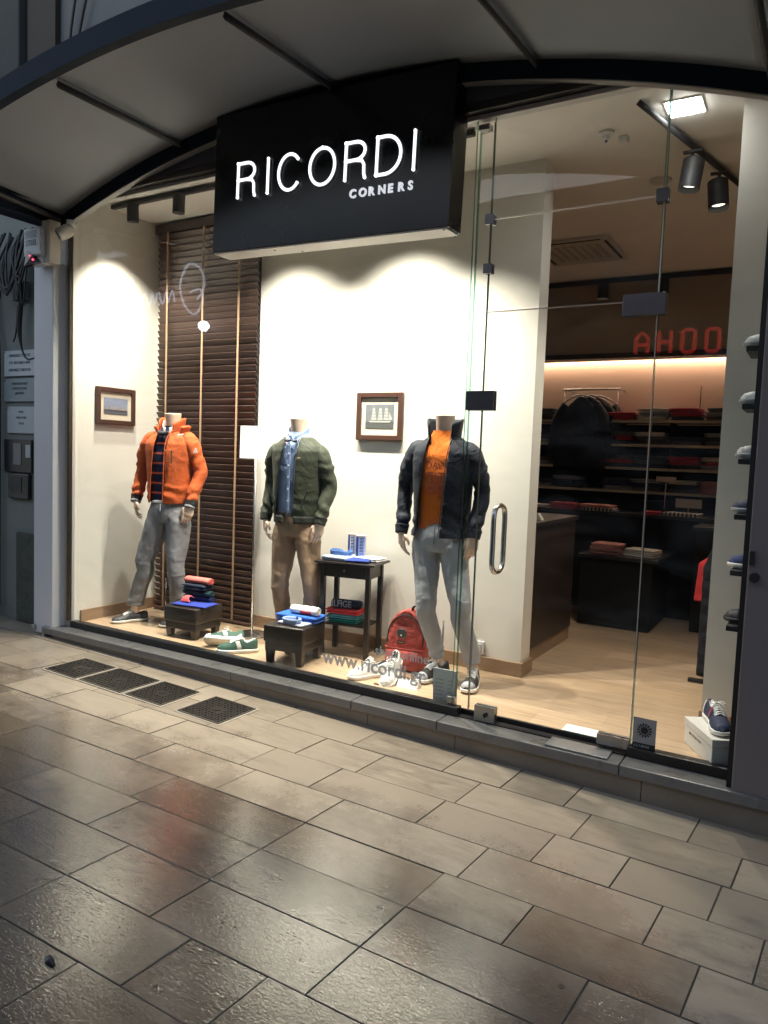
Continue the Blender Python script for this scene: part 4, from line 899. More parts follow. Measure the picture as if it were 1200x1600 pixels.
    if g.get('base'):
        bx_, by_ = g['base']; s = MB(); s.cyl((bx_, by_, .0), (bx_, by_, .004), .17, n=56); s.build('base_disc', M['clear_acrylic'] if g.get('clear') else steel, t)
        s = MB(); s.cyl((bx_, by_+.02, .004), (bx_, by_+.02, .35), .006, n=12); s.build('support_rod', steel, t)
    return t, g
pant_g = cloth('grey_chino', (.26, .26, .275), .85, .2, .12, 10, .05); pant_l = cloth('pale_grey_chino', (.40, .41, .43), .8, .2, .2, 12, .05); pant_t = cloth('tan_chino', (.30, .20, .13), .8, .2, .15, 11, .05)
orange = cloth('orange_nylon', (.50, .10, .026), .72, .2, .38, 7); olive = cloth('olive_satin', (.040, .047, .030), .62, .22, .38, 6); navyj = cloth('navy_nylon', (.013, .016, .026), .64, .22, .45, 7)
seam_d = mat('dark_seam', (.06, .06, .065), .7)
mt = mat
# --- left: orange jacket
def gapf(x0, x1): return lambda z: x0+(x1-x0)*min(1, max(0, (z-.9)/.57))
JO = dict(neck=(.02, 0, 0), shL=(-.178, .0, 1.405), elL=(-.262, .035, 1.17), wrL=(-.262, -.045, .955), shR=(.168, .0, 1.405), elR=(.228, .03, 1.17), wrR=(.212, -.06, .935),
          hpL=(-.085, .0, .82), knL=(-.195, -.02, .46), anL=(-.290, .0, .10), hpR=(.078, .0, .82), knR=(.075, -.02, .46), anR=(.045, .06, .10), yawL=30, yawR=-55, hdL=(.05, -.15, -1), hdR=(-.15, -.2, -1))
stripe_sh = stripes('navy_stripe_knit', (.018, .028, .07), (.80, .17, .10), 2, .0735, .2, .02)
mo, _ = mannequin('headless mannequin in an open orange jacket over a navy striped top and grey trousers', (-4.235, 3.97, 0), 14, JO, dict(
    seed=1.3, trouser_m=pant_g, seam_m=seam_d, shirt_m=stripe_sh, shirt_hem=.945, jacket_m=orange, jacket_hem=.935, gap_l=gapf(-.10, -.050), gap_r=gapf(.030, .045), cuff_m=cloth('black_rib', (.015, .014, .014), .8), cuff2=mat('grey_cuff', (.22, .22, .24), .7),
    zip_m=orange, wr=1.0, cuff=True, hem=.035, hw=.058, fit=1.06, collars=[('jacket_collar', orange, .082, .094, 1.465, 1.575, 34, .02, .055), ('hood', orange, .098, .128, 1.462, 1.515, 62, .0, .02, .02), ('shirt_collar', mat('collar_white', (.80, .79, .80), .7), .066, .068, 1.495, 1.555, 14, .012, .058)],
    feet={'L': (-.305, -.05, -40), 'R': (.05, .01, -10)}, shoe_m=(BLK, RUB, LACE, DKL, BLK), shoe_k=dict(low=True, Ls=.27) if False else dict(low=True), base=(-.06, .04), clear=True))
s = MB(); s.tube([(-.045, -.098, 1.46), (-.02, -.105, 1.452), (.012, -.106, 1.45), (.045, -.098, 1.462)], [(.010, .016), (.017, .020), (.018, .020), (.010, .014)], 14); s.tube([(.0, -.104, 1.456), (.02, -.110, 1.43), (.03, -.108, 1.40)], [(.012, .008), (.013, .007), (.008, .004)], 10); s.build('neck_scarf', cloth('dark_scarf', (.03, .028, .04), .7), mo)
s = MB(); s.box((.105, -.148, 1.285), (.012, .006, .10), .002); s.build('chest_zip', mat('bronze_zip', (.25, .12, .06), .4, .3), mo)
for z in (1.325, 1.295, 1.27): MB().cyl((.105, -.140, z), (.105, -.148, z), .0055, n=10).build('snap_button', chrome, mo)
s = MB(); s.poly([(.232, -.062, 1.318), (.262, -.05, 1.318), (.247, -.056, 1.358)], .006, Vector((.3, -1, 0))); s.build('sleeve_badge', mat('badge_grey', (.45, .48, .5), .5), mo)
s = MB(); s.tube([(.118, -.10, 1.44), (.135, -.085, 1.445), (.15, -.07, 1.45)], .006, 8); s.build('hood_toggle', mat('toggle_pale', (.62, .5, .42), .5), mo)
s = MB(); s.tube([(.0, -.122, .935), (.004, -.13, .90), (.004, -.131, .88)], .003, 6); s.box((-.02, -.116, .948), (.10, .006, .018), .002); s.build('shirt_tail', M['collar_white'], mo)
# --- middle: olive bomber
JM = dict(neck=(-.005, 0, 0), shL=(-.175, .0, 1.37), elL=(-.220, .04, 1.13), wrL=(-.222, -.04, .905), shR=(.165, .0, 1.37), elR=(.222, .02, 1.14), wrR=(.210, -.07, .90),
          hpL=(-.083, .0, .80), knL=(-.098, -.03, .46), anL=(-.085, .03, .10), hpR=(.083, .0, .80), knR=(.145, -.04, .46), anR=(.175, .0, .10), yawL=35, yawR=-60, hdL=(.08, -.15, -1), hdR=(-.16, -.2, -1))
denim = cloth('light_denim', (.27, .36, .56), .8, .2, .25, 16)
mm, _ = mannequin('headless mannequin in an open olive green bomber jacket, blue shirt and tan trousers', (-3.09, 4.05, 0), 10, JM, dict(
    seed=5.1, trouser_m=pant_t, seam_m=mat('tan_seam', (.08, .055, .035), .7), shirt_m=denim, shirt_hem=.955, jacket_m=olive, jacket_hem=.93, gap_l=gapf(-.115, -.055), gap_r=gapf(.030, .050), cuff_m=cloth('olive_rib', (.018, .022, .017), .8), hemband=True, hemgather=.8,
    zip_m=black_metal, wr=.7, fit=.98, hem=.02, hw=.05, collars=[('bomber_collar', mat('rib_white', (.75, .73, .72), .8), .086, .080, 1.455, 1.505, 34, .02, .045), ('collar_stripe', mat('rib_red', (.55, .05, .07), .8), .092, .0915, 1.452, 1.478, 40, .02, .04), ('shirt_collar', denim, .068, .070, 1.485, 1.555, 8, .012, .065)],
    feet={'L': (-.085, -.03, -8), 'R': (.185, -.05, 8)}, shoe_m=(WHT, WHT, LACE, DKL, WHT), base=(.04, .04), clear=True))
mm.scale = (1, 1, .985)
s = MB(); s.tube([(-.045, -.098, 1.452), (-.025, -.106, 1.448), (-.004, -.108, 1.452), (.018, -.106, 1.446), (.036, -.098, 1.45)], [(.012, .02), (.010, .017), (.007, .008), (.010, .017), (.012, .02)], 12, side=(0, 0, 1)); s.build('bow_tie', mat('bow_navy', (.012, .016, .035), .6), mm)
s = MB(); s.box((-.010, -.1235, 1.2), (.022, .006, .45), .002); s.build('button_placket', denim, mm)
for z in (1.36, 1.28, 1.20, 1.12, 1.04): MB().cyl((-.010, -.126, z), (-.010, -.1305, z), .0055, n=10).build('shirt_button', mat('button_white', (.8, .82, .85), .4), mm)
s = MB(); s.tube([(-.13, -.055, .945), (-.08, -.10, .945), (0, -.118, .945), (.08, -.10, .945), (.13, -.055, .945)], [(.016, .004)]*5, 8, side=(0, 0, 1)); s.build('belt', mat('belt_black', (.012, .011, .011), .35), mm)
s = MB(); s.box((-.0, -.124, .945), (.042, .005, .034), .002); s.build('belt_buckle', chrome, mm)
s = MB(); s.box((.075, -.148, 1.335), (.020, .004, .009)); s.build('chest_flag', mat('flag_patch', (.7, .55, .3), .5), mm)
MB().box((.118, -.128, 1.06), (.010, .010, .13), .003, rot=Matrix.Rotation(R(22), 3, 'Y')).build('pocket_welt', mat('olive_welt', (.02, .024, .017), .6), mm)
MB().box((-.135, -.112, 1.06), (.010, .012, .13), .003, rot=Matrix.Rotation(R(-22), 3, 'Y')).build('pocket_welt', M['olive_welt'], mm)
# --- right: navy jacket
JR = dict(neck=(-.0, 0, 0), shL=(-.182, .0, 1.385), elL=(-.245, .03, 1.15), wrL=(-.235, -.05, .90), shR=(.170, .0, 1.385), elR=(.232, .03, 1.15), wrR=(.222, -.05, .90),
          hpL=(-.085, .0, .80), knL=(-.055, -.05, .46), anL=(.0, .04, .10), hpR=(.085, .0, .80), knR=(.165, -.06, .46), anR=(.235, .0, .10), yawL=45, yawR=-50, hdL=(.1, -.1, -1), hdR=(-.1, -.15, -1))
otee = cloth('orange_tee', (.72, .17, .02), .75, .2, .3, 8)
mr_, _ = mannequin('headless mannequin in an open navy jacket over an orange printed T-shirt and light grey trousers', (-1.965, 4.0, 0), 8, JR, dict(
    seed=9.7, trouser_m=pant_l, seam_m=seam_d, shirt_m=otee, shirt_hem=.885, jacket_m=navyj, jacket_hem=.88, gap_l=gapf(-.125, -.075), gap_r=gapf(.035, .070), cuff_m=navyj, zip_m=black_metal, wr=1.0, flare=.016, hem_ab=(.178, .135),
    fit=.97, hem=.035, hw=.048, collars=[('jacket_collar', navyj, .090, .105, 1.455, 1.585, 40, .015, .04, .008), ('tee_neckband', mat('tee_white', (.72, .70, .68), .8), .068, .066, 1.488, 1.498, 2, .0, .032)],
    feet={'L': (-.0, -.03, -22), 'R': (.25, -.07, 6)}, shoe_m=(BLK, WHT, LACE, GRY, GRY), shoe_k=dict(stripe=GRY, toe=GRY, stripe2=WHT), base=(.02, .05), clear=True))
s = MB(); s.text('DAL', .058, (-.065, -.129, 1.285), ext=.0006, squash=.9); s.text('TIT', .085, (-.066, -.1285, 1.205), ext=.0006, off=.001); s.text('EIE', .085, (-.066, -.1275, 1.135), ext=.0006, off=.001); s.box((-.015, -.1275, 1.19), (.11, .001, .006)); s.build('chest_print', mat('tonal_print', (.42, .07, .03), .7), mr_)
#%%GOODS
# ------------------------------------------------------------------ folded goods
def folded(name, label, cat, loc, rz, w, d, h, m, layers=2, group=None, seed=0, sx=1.):
    """a garment folded flat: stacked soft layers joined by rounded folds at the front"""
    s = MB(); rr = random.Random(seed); lh = h/layers
    for L_ in range(layers):
        rs = []; n1, n2 = 14, 20; dw = rr.uniform(-.006, .006); dx = rr.uniform(-.004, .004)
        for i in range(n1+1):
            u = -1+2*i/n1; row = []; ww = (w/2+dw)*u; edge = (1-abs(u)**5)**.5 if abs(u) < 1 else 0
            for j in range(n2):
                a = 2*math.pi*j/n2; c, sn = math.cos(a), math.sin(a)
                y = (d/2)*math.copysign(abs(c)**.28, c); z = lh*.5*math.copysign(abs(sn)**.7, sn)*(.35+.65*edge)*(1.04)
                p = Vector((ww+dx, y, z+lh*(L_+.5))); q = rid((p.x+seed*3.1, p.y, p.z*3), 12, 3)*.0035
                row.append(p+Vector((q*.6, q, q*.5*(1 if sn > 0 else .3))))
            rs.append(row)
        s.rings(rs)
    o = s.build(name, m, None, loc=loc); o.rotation_euler = (0, 0, R(rz)); tag(o, label, cat, group); return o
def rolled(name, label, cat, loc, rz, ln, r, m, group=None, sq=.85, seed=0, parts=None):
    t = thing(name, label, cat, loc, rz, group); s = MB(); rs = []; n = 30
    for i in range(15):
        x = -ln/2+ln*i/14; e = r*(1 if 0 < i < 14 else .9); rs.append([Vector((x, e*math.cos(2*math.pi*j/n)*1.12, r*sq+e*sq*math.sin(2*math.pi*j/n)+.002*rid((x, j*.3, seed), 8))) for j in range(n)])
    s.rings(rs); o = s.build('outer_roll', m, t)
    s = MB(); pts = []
    for k in range(60):
        a = k*.28; q = r*(.12+.80*k/60); pts.append((ln/2+.001, q*math.cos(a)*1.08, r*sq+q*sq*math.sin(a)))
    s.tube(pts, .0022, 5, spline=False); s.build('rolled_end', m, t); return t
c = lambda n_, col, **k: cloth(n_, col, .8, .2, .3, 14, **k)
coral = stripes('coral_pattern', (.62, .12, .10), (.75, .30, .25), 0, .02, .35); nv = c('goods_navy', (.015, .022, .045)); dgn = c('goods_dark_green', (.018, .05, .055)); dgn2 = c('goods_navy_blue', (.02, .03, .12)); roy = c('goods_royal', (.03, .05, .30)); crl = c('goods_coral', (.70, .12, .13))
g1 = 'clothes piled on the ottoman by the left mannequin'; z0 = .226; ox, oy = -3.865, 3.89
folded('folded_shirt', 'royal blue folded shirt lying flat at the bottom of the left ottoman pile', 'shirt', (ox+.03, oy-.045, z0), 10, .30, .17, .018, roy, 1, g1, 1)
s = MB(); s.tube([(0, -.02, .006), (.0, -.01, .03), (.01, .01, .045), (.02, .04, .03)], [(.05, .006), (.035, .008), (.02, .006), (.012, .004)], 14, side=(1, 0, 0)); o = s.build('shirt_collar', crl); o.location = (ox-.02, oy-.07, z0+.017); tag(o, 'coral folded shirt collar peeking up on the royal blue shirt', 'collar', g1)
rolled('rolled_trousers', 'navy blue rolled trousers with a white label, just above the royal blue shirt', 'trousers', (ox+.0, oy+.03, z0+.018), 6, .24, .030, dgn2, g1, .62, 2)
rolled('rolled_trousers', 'dark green rolled trousers with a white label in the left ottoman pile', 'trousers', (ox-.005, oy+.03, z0+.056), 4, .25, .032, dgn, g1, .66, 3)
folded('folded_jeans', 'dark navy folded jeans under the coral roll', 'jeans', (ox-.01, oy+.03, z0+.099), 2, .21, .12, .042, nv, 2, g1, 4)
rolled('rolled_trousers', 'coral patterned rolled trousers on top of the left ottoman pile', 'trousers', (ox-.005, oy+.03, z0+.142), 4, .23, .030, coral, g1, .8, 5)
for dz, dy, dx in ((.028, -.005, .06), (.068, -.005, .07)):
    pass
s = MB()
# middle ottoman
z1 = .251; mx0, my0 = -2.885, 3.79; g2 = 'clothes piled on the middle ottoman'
blu = c('goods_bright_blue', (.03, .13, .55)); lgt = c('goods_pale_blue', (.33, .42, .66)); wh = c('goods_white', (.78, .76, .76)); rd = c('goods_red', (.62, .05, .06))
folded('folded_shirt', 'bright blue folded shirt at the back of the middle ottoman', 'shirt', (mx0+.005, my0+.06, z1), 6, .30, .15, .05, blu, 2, g2, 7)
t = rolled('rolled_shirt', 'white rolled shirt with a big red block on top of the bright blue shirt', 'shirt', (mx0+.045, my0+.05, z1+.051), 4, .20, .034, wh, g2, .8, 8)
s = MB(); rs = []
for i in range(6):
    x = -.02+.085*i/5; rs.append([Vector((x, .0352*math.cos(R(a))*1.12, .034*.8+.0352*.8*math.sin(R(a)))) for a in range(180, 321, 10)]+[])
s.rings(rs, closed=False, cap=False); s.build('red_block', rd, t, solid=.001)
t = thing('folded_shirt', 'pale blue folded shirt with an upright round collar on the middle ottoman front', 'shirt', (mx0+.03, my0-.06, z1), -4, g2)
s = MB(); s.box((0, .02, .007), (.20, .12, .014), .006, seg=3); s.build('shirt_body', mat('shirt_grey', (.40, .43, .50), .8, bump=.3, bscale=300), t, smooth=True)
s = MB(); rs = []
for i in range(4):
    z = .012+.032*i/3; r = .060+.006*(i/3); rs.append([(r*math.cos(R(a)), r*.72*math.sin(R(a))-.01, z) for a in range(-265, 84, 9)])
s.rings(rs, closed=False, cap=False); s.build('collar', lgt, t, solid=.004, smooth=True)
# side table top and shelf
def TT(lx, ly, z): v = Vector((lx, ly, 0)); v.rotate(Matrix.Rotation(R(10), 3, 'Z')); return (-2.69+v.x, 4.155+v.y, z)
g3 = 'clothes on the side table top'; zt = .640
t = thing('folded_shirt', 'white and grey folded shirt with a blue open collar on the table top left', 'shirt', TT(-.085, -.03, zt), 4, g3)
s = MB(); s.box((0, 0, .016), (.19, .17, .032), .012, seg=4); s.build('shirt_body', stripes('grey_check', (.62, .66, .72), (.16, .19, .27), 1, .012, .3), t, smooth=True)
s = MB(); rs = []
for i in range(4):
    z = .030+.034*i/3; r = .060+.004*(i/3); rs.append([(r*math.cos(R(a))*1.25, r*.8*math.sin(R(a))+.02, z+.004*math.sin(R(a*3))) for a in range(-260, 79, 9)])
s.rings(rs, closed=False, cap=False); s.build('collar', c('goods_mid_blue', (.10, .20, .48)), t, solid=.005, smooth=True)
folded('folded_shirt', 'blue folded polo shirt lying at the front right of the table top', 'shirt', TT(.06, -.05, zt), 16, .17, .13, .020, c('goods_polo', (.03, .055, .25)), 1, g3, 11)
folded('folded_shirt', 'white folded shirt on the right rear of the table top', 'shirt', TT(.11, .045, zt), -2, .18, .13, .026, wh, 2, g3, 12)
def carton(label, loc, rz, w, d, h, c1):
    t = thing('gift_box', label, 'box', loc, rz, 'patterned gift boxes on the table'); MB().box((0, 0, h/2), (w, d, h), .002).build('carton', mat('carton_'+str(int(w*1000)), c1, .5), t)
    s = MB(); rr = random.Random(int(w*1e4)); s.box((-w*.36, -d/2-.001, h/2), (w*.22, .002, h*.96))
    for i in range(7):
        z = h*(.1+.13*i); s.tube([(w*.1+rr.uniform(-.004, .004), -d/2-.001, z), (w*.24, -d/2-.001, z+.010), (w*.32, -d/2-.001, z)], .0022, 5, spline=False); s.box((-w*.02, -d/2-.001, z+.003), (w*.12, .002, .010), rot=Matrix.Rotation(R(rr.uniform(-30, 30)), 3, 'Y'))
        s.box((w/2+.001, rr.uniform(-d*.2, d*.2), z), (.002, d*.3, .010))
    s.build('print', mat('carton_ink', (.02, .04, .20), .5), t); MB().box((0, 0, h+.003), (w*1.05, d*1.05, .008), .001).build('lid', mat('carton_lid', (.65, .52, .42), .5), t)
carton('upright white gift box with navy pattern, left of its twin', TT(-.035, .07, zt), 20, .055, .055, .165, (.66, .66, .72))
carton('upright blue gift box with pale pattern and lilac side', TT(.03, .06, zt), 28, .060, .060, .160, (.30, .38, .66))
g4 = 'clothes on the side table shelf'; zz = .222
folded('folded_shirt', 'teal green folded shirt at the bottom of the shelf pile', 'shirt', TT(-.03, -.02, zz), 10, .21, .15, .028, c('goods_teal', (.01, .20, .16)), 2, g4, 21)
folded('folded_shirt', 'light blue green folded shirt second from the bottom on the shelf', 'shirt', TT(-.03, -.02, zz+.029), 9, .22, .15, .030, c('goods_aqua', (.09, .30, .36)), 2, g4, 22)
folded('folded_shirt', 'red folded shirt third from the bottom on the shelf', 'shirt', TT(-.03, -.02, zz+.060), 11, .23, .15, .034, rd, 2, g4, 23)
t = rolled('rolled_sweater', 'dark navy rolled sweater with large grey letters on top of the shelf pile', 'sweater', TT(-.02, -.03, zz+.095), 12, .20, .036, nv, g4, .8, 24)
MB().text('ILFIGE', .062, (-.095, -.0405, .012), ext=.0012, off=.001, squash=.86).build('lettering', mat('knit_grey', (.30, .31, .32), .8), t)
# ------------------------------------------------------------------ backpack
bp_ = thing('backpack', 'salmon red backpack with a round dark badge standing on the window floor', 'backpack', (-2.215, 4.10, 0), 8)
salmon = cloth('salmon_canvas', (.42, .075, .06), .7, .3, .45, 14); strap_m = mat('strap_black', (.014, .013, .014), .7)
def bpw(z): # half width, half depth
    k = z/.375; return (.135*(1-max(0, (k-.45)/.55)**2.4)**.5 if k < .999 else .03)*(.94+.06*min(1, k*4)), .075*(1-.42*k)+.008
def bps(z, a, off=0):
    w, d = bpw(z); c_, s_ = math.cos(a), math.sin(a); ex = .55
    return Vector(((w+off)*math.copysign(abs(c_)**ex, c_), (d+off)*math.copysign(abs(s_)**ex, s_)+.01*(z/.37), z))
s = MB(); rs = []
for i in range(40):
    z = .002+.372*(1-(1-i/39)**1.35); rs.append([bps(z, 2*math.pi*j/48)*1.0+Vector((0, 0, 0))+Vector((0, -1, 0))*(.008*rid((j*.2, z*4, 3), 3)) for j in range(48)])
s.rings(rs); body_b = s.build('main_bag', salmon, bp_)
s = MB(); rs = []
for i in range(16):
    z = .012+.125*i/15; k = i/15; o = .030*math.sin(math.pi*min(1, .12+.88*k))**.6; rs.append([bps(z, R(-168+156*j/30), 0)+Vector((0, -o*max(0, math.sin(math.pi*j/30))**.5-.002, 0)) for j in range(31)])
s.rings(rs, closed=False, cap=False); s.build('front_pocket', salmon, bp_, solid=.004)
s = MB(); s.tube([bps(.138, R(-165), .004)]+[bps(.138, R(a), .012) for a in (-140, -110, -90, -70, -40)]+[bps(.138, R(-15), .004)], .004, 8); s.build('pocket_zip', cloth('zip_salmon', (.40, .06, .05), .6), bp_)
s = MB(); arc_ = []
for i in range(15):
    th = R(195-210*i/14); x_ = .122*math.cos(th); z = .20+.148*math.sin(th); arc_.append(bps(z, -math.pi/2, .003)*Vector((0, 1, 0)).length if False else Vector((x_, -bpw(z)[1]*(max(.05, 1-(abs(x_)/max(.02, bpw(z)[0]))**3.6))**(.275)-.004+.01*(z/.37), z)))
s.tube(arc_, .0042, 8); s.build('main_zip', strap_m, bp_)
s = MB(); s.cyl((-.02, -.058, .235), (-.02, -.070, .232), .033, .032, n=36); bd = s.build('round_badge', mat('badge_dark', (.03, .045, .055), .5), bp_)
s = MB()
for i in range(28): a = 2*math.pi*i/28; s.box((-.02+.028*math.cos(a), -.0705, .232+.028*math.sin(a)), (.003, .001, .003))
s.box((-.02, -.0708, .242), (.034, .001, .010)); s.build('badge_stitching', mat('badge_pale', (.35, .40, .38), .5), bd)
s = MB().cyl((-.02, -.0705, .222), (-.02, -.072, .222), .006, n=12); s.build('badge_motif', mat('badge_white', (.7, .7, .68), .5), bd)
q = MB().box((-.02, -.0685, .178), (.052, .003, .018), .001).build('name_label', mat('label_brown', (.06, .025, .02), .6), bp_)
MB().box((-.02, -.0705, .178), (.036, .001, .005)).build('print', mat('label_gold', (.5, .38, .2), .5), q)
s = MB(); s.tube([(.02, .01, .355), (.03, .0, .395), (.055, .0, .405), (.075, .01, .388), (.07, .015, .345)], [(.010, .003)]*5, 8); s.build('carry_handle', strap_m, bp_)
s = MB(); s.tube([(.128, .03, .20), (.142, .05, .12), (.15, .05, .06), (.125, .04, .02)], [(.014, .004)]*4, 8); s.build('shoulder_strap', strap_m, bp_)
s = MB(); s.tube([(-.133, .0, .20), (-.142, -.0, .17), (-.136, .0, .15)], [(.006, .004)]*3, 8); s.build('side_tab', strap_m, bp_)
# price tent card, small tag on the floor
t = thing('price_card', 'small white tent card lying on the window floor right of the white sneakers', 'price card', (-2.015, 3.765, 0), 4)
s = MB(); s.poly([(-.065, -.035, .0), (-.065, .0, .042), (-.065, .04, .0)], .13, Vector((1, 0, 0))); s.build('card', mat('card_white', (.8, .79, .77), .6), t)
s = MB().box((-2.18, 3.68, .004), (.045, .018, .008), .002); tag(s.build('floor_tag', mat('tag_brown', (.16, .08, .04), .6)), 'tiny brown tag on the window floor below the white sneakers', 'tag')
#%%INTERIOR
# ------------------------------------------------------------------ shop interior
ct = thing('shop_counter', 'tall dark brown wooden sales counter behind the cream wall end', 'counter', (-2.05, 5.05, 0))
dkw = mat('counter_wood', (.026, .018, .015), .35, var=.3, vscale=4, stretch=(1, 1, 8))
MB().box((0, 0, .51), (.90, 1.04, .82), .003).build('counter_body', dkw, ct); MB().box((0.0, 0, .935), (.93, 1.10, .03), .003).build('counter_top', dkw, ct); MB().box((-.01, 0, .048), (.90, 1.06, .096), .003).build('plinth', wood_skirt, ct)
t = thing('counter_box', 'slim white box with a red framed label on the counter end', 'box', (-1.72, 4.68, .951), 20); MB().box((0, 0, .085), (.06, .07, .17), .003).build('carton', white_card, t); MB().box((0.0, -.036, .09), (.035, .002, .09)).build('label_frame', mat('dull_red', (.35, .08, .07), .6), t)
s = MB(); s.poly([(-.03, 0, 0), (.03, 0, 0), (0, 0, .045)], .05); o = s.build('counter_card', mat('card_cream', (.5, .45, .38), .6), loc=(-1.655, 4.85, .951)); tag(o, 'small cream tent card on the counter next to the slim white box', 'card')
# rear wall shelving
sh = thing('rear_shelving', 'dark rear wall shelving of four long pale edged boards stacked with folded clothes', 'shelving', (-1.8, 7.72, 0))
dk = mat('shelf_dark', (.012, .011, .010), .8, spec=.15, var=.15)
MB().box((-.1, .165, .88), (3.4, .02, 1.76)).build('back_panel', dk, sh)
LV = (1.79, 1.555, 1.325, 1.095)
for z in LV:
    q = MB().box((-.1, 0, z-.012), (3.4, .32, .024), .001).build('shelf_board', mat('shelf_board', (.10, .085, .07), .5), sh); MB().box((-.1, -.1635, z-.012), (3.4, .006, .026)).build('board_edge', mat('board_edge', (.42, .35, .26), .45), q)
MB().box((-.1, 0, .5), (3.4, .3, 1.0)).build('base_cabinet', dk, sh)
for x in (-1.35, -.42, .50): MB().box((x, -.01, .95), (.018, .3, 1.66)).build('upright', dk, sh)
gc = {'black': c('st_black', (.045, .045, .05)), 'charcoal': c('st_charcoal', (.09, .09, .10)), 'dark red': c('st_red', (.34, .03, .05)), 'off white': c('st_white', (.55, .50, .44)), 'grey': c('st_grey', (.24, .24, .25)), 'dusty pink': c('st_pink', (.45, .20, .17)), 'navy': c('st_navy', (.03, .04, .08))}
protos = {}
def stack(x, y, z, cols, where, w=.29, d=.25, h=.040, group='folded clothes stacked at the back of the shop', rz=0, cat='folded garment'):
    rr = random.Random(int(x*1000+z*77)); ow = ['bottom', 'second', 'third', 'fourth', 'fifth']; n_ = len(cols)
    for i, cn in enumerate(cols):
        key = (cn, w, d, h)
        pos = 'single piece' if n_ == 1 else ('top' if i == n_-1 else ('bottom' if i == 0 else 'middle'))
        lab = '%s, %s %s' % (cn, pos, where)
        if key in protos: o = protos[key].copy(); C.objects.link(o)
        else:
            o = folded('folded_garment', '', cat, (0, 0, 0), 0, w, d, h, gc[cn], 2, None, len(protos)); protos[key] = o
        o.location = (x+rr.uniform(-.016, .016), y+rr.uniform(-.012, .012), z+i*h); o.rotation_euler = (0, 0, R(rz+rr.uniform(-7, 7))); tag(o, lab, cat, group)
top = [(-2.62, ['black', 'charcoal', 'charcoal'], 'of the dark pile left of the hanging coats'), (-1.79, ['dark red', 'dark red'], 'of the low red pile just right of the coats'), (-1.49, ['off white', 'grey', 'off white'], 'of the pale pile on the top shelf'), (-1.17, ['black', 'dark red', 'dark red'], 'of the taller red pile on the top shelf'), (-.86, ['charcoal', 'grey', 'charcoal'], 'of the grey pile ending the top shelf')]
for x, cl_, wh_ in top: stack(x, 7.68, LV[0]+.001, cl_, wh_)
lw = {1: 'second', 2: 'third', 3: 'lowest'}; sw = ['far left', 'second from the left', 'third from the left', 'fourth from the left', 'fifth from the left', 'far right']
rc = random.Random(12)
for li in (1, 2, 3):
    for k, x in enumerate((-2.62, -2.28, -1.79, -1.49, -1.17, -.86)):
        base = rc.choice(['black', 'charcoal', 'navy', 'grey']); cl_ = [base, rc.choice(['black', 'charcoal', 'navy', 'dark red']), rc.choice(['black', 'charcoal', 'grey', 'off white'])][:rc.choice([2, 3, 3])]
        if (li, k) == (3, 5): cl_ = ['dusty pink', 'dusty pink', 'dusty pink']
        if (li, k) == (2, 4): cl_ = ['black', 'dark red', 'dark red']
        stack(x, 7.68, LV[li]+.001, cl_, 'of the %s pile on the %s rear shelf' % (sw[k], lw[li]))
# hanging coats
hr = thing('hanging_rail', 'chrome wall rail holding the row of black coats under the lit cove', 'clothes rail', (-2.10, 7.60, 2.10))
s = MB(); s.cyl((-.29, 0, 0), (.29, 0, 0), .011, n=14); s.build('rail', chrome, hr)
for sx in (-1, 1): MB().cyl((sx*.27, 0, 0), (sx*.27, 0, -.32), .006, n=10).cyl((sx*.27, 0, 0), (sx*.27, .3, 0), .006, n=10).build('bracket', chrome, hr)
coat_m = cloth('coat_black', (.010, .011, .016), .75, .25, .4, 7)
for i, (dx, lab) in enumerate(((-.07, 'black coat hanging nearest the viewer on the chrome rail'), (.0, 'dark coat hanging second from the front on the chrome rail'), (.06, 'dark coat at the right rear of the chrome rail'))):
    t = thing('hanging_coat', lab, 'coat', (-2.10+dx, 7.52+.06*i, 2.085), 6*i, 'dark coats hanging on the chrome rail')
    s = MB(); s.tube([(0, 0, -.005), (.012, 0, .022), (0, 0, .032), (-.012, 0, .02)], .003, 6); s.tube([(-.19, 0, -.13), (-.1, 0, -.075), (0, 0, -.045), (.1, 0, -.075), (.19, 0, -.13)], .008, 8); s.build('hanger', chrome, t)
    s = MB(); rs = []
    for k in range(22):
        f = k/21; z = -.065-.72*f; w = .045+(.165)*min(1, f*4.2)**.85+.05*f; d_ = .035+.025*min(1, f*5)
        rs.append([(px, py, z+(-.05*abs(px)/.25 if k < 5 else 0)) for px, py in [(a_+.006*rid((a_*3, z*2, i), 4), b2_+.012*rid((a_*6, z*1.2, i+3), 4)) for a_, b2_ in sell(0, 0, w, d_, 48)]])
    s.rings(rs)
    s.build('coat_body', coat_m, t)
    for sx in (-1, 1): s = MB(); s.tube([(sx*.15, 0, -.15), (sx*.225, 0, -.27), (sx*.27, .0, -.45), (sx*.275, -.01, -.68)], [(.05, .045), (.055, .05), (.05, .045), (.045, .04)], 18, disp=lambda p, tt, a: .006*rid(p, 9)); s.build('sleeve', coat_m, t)
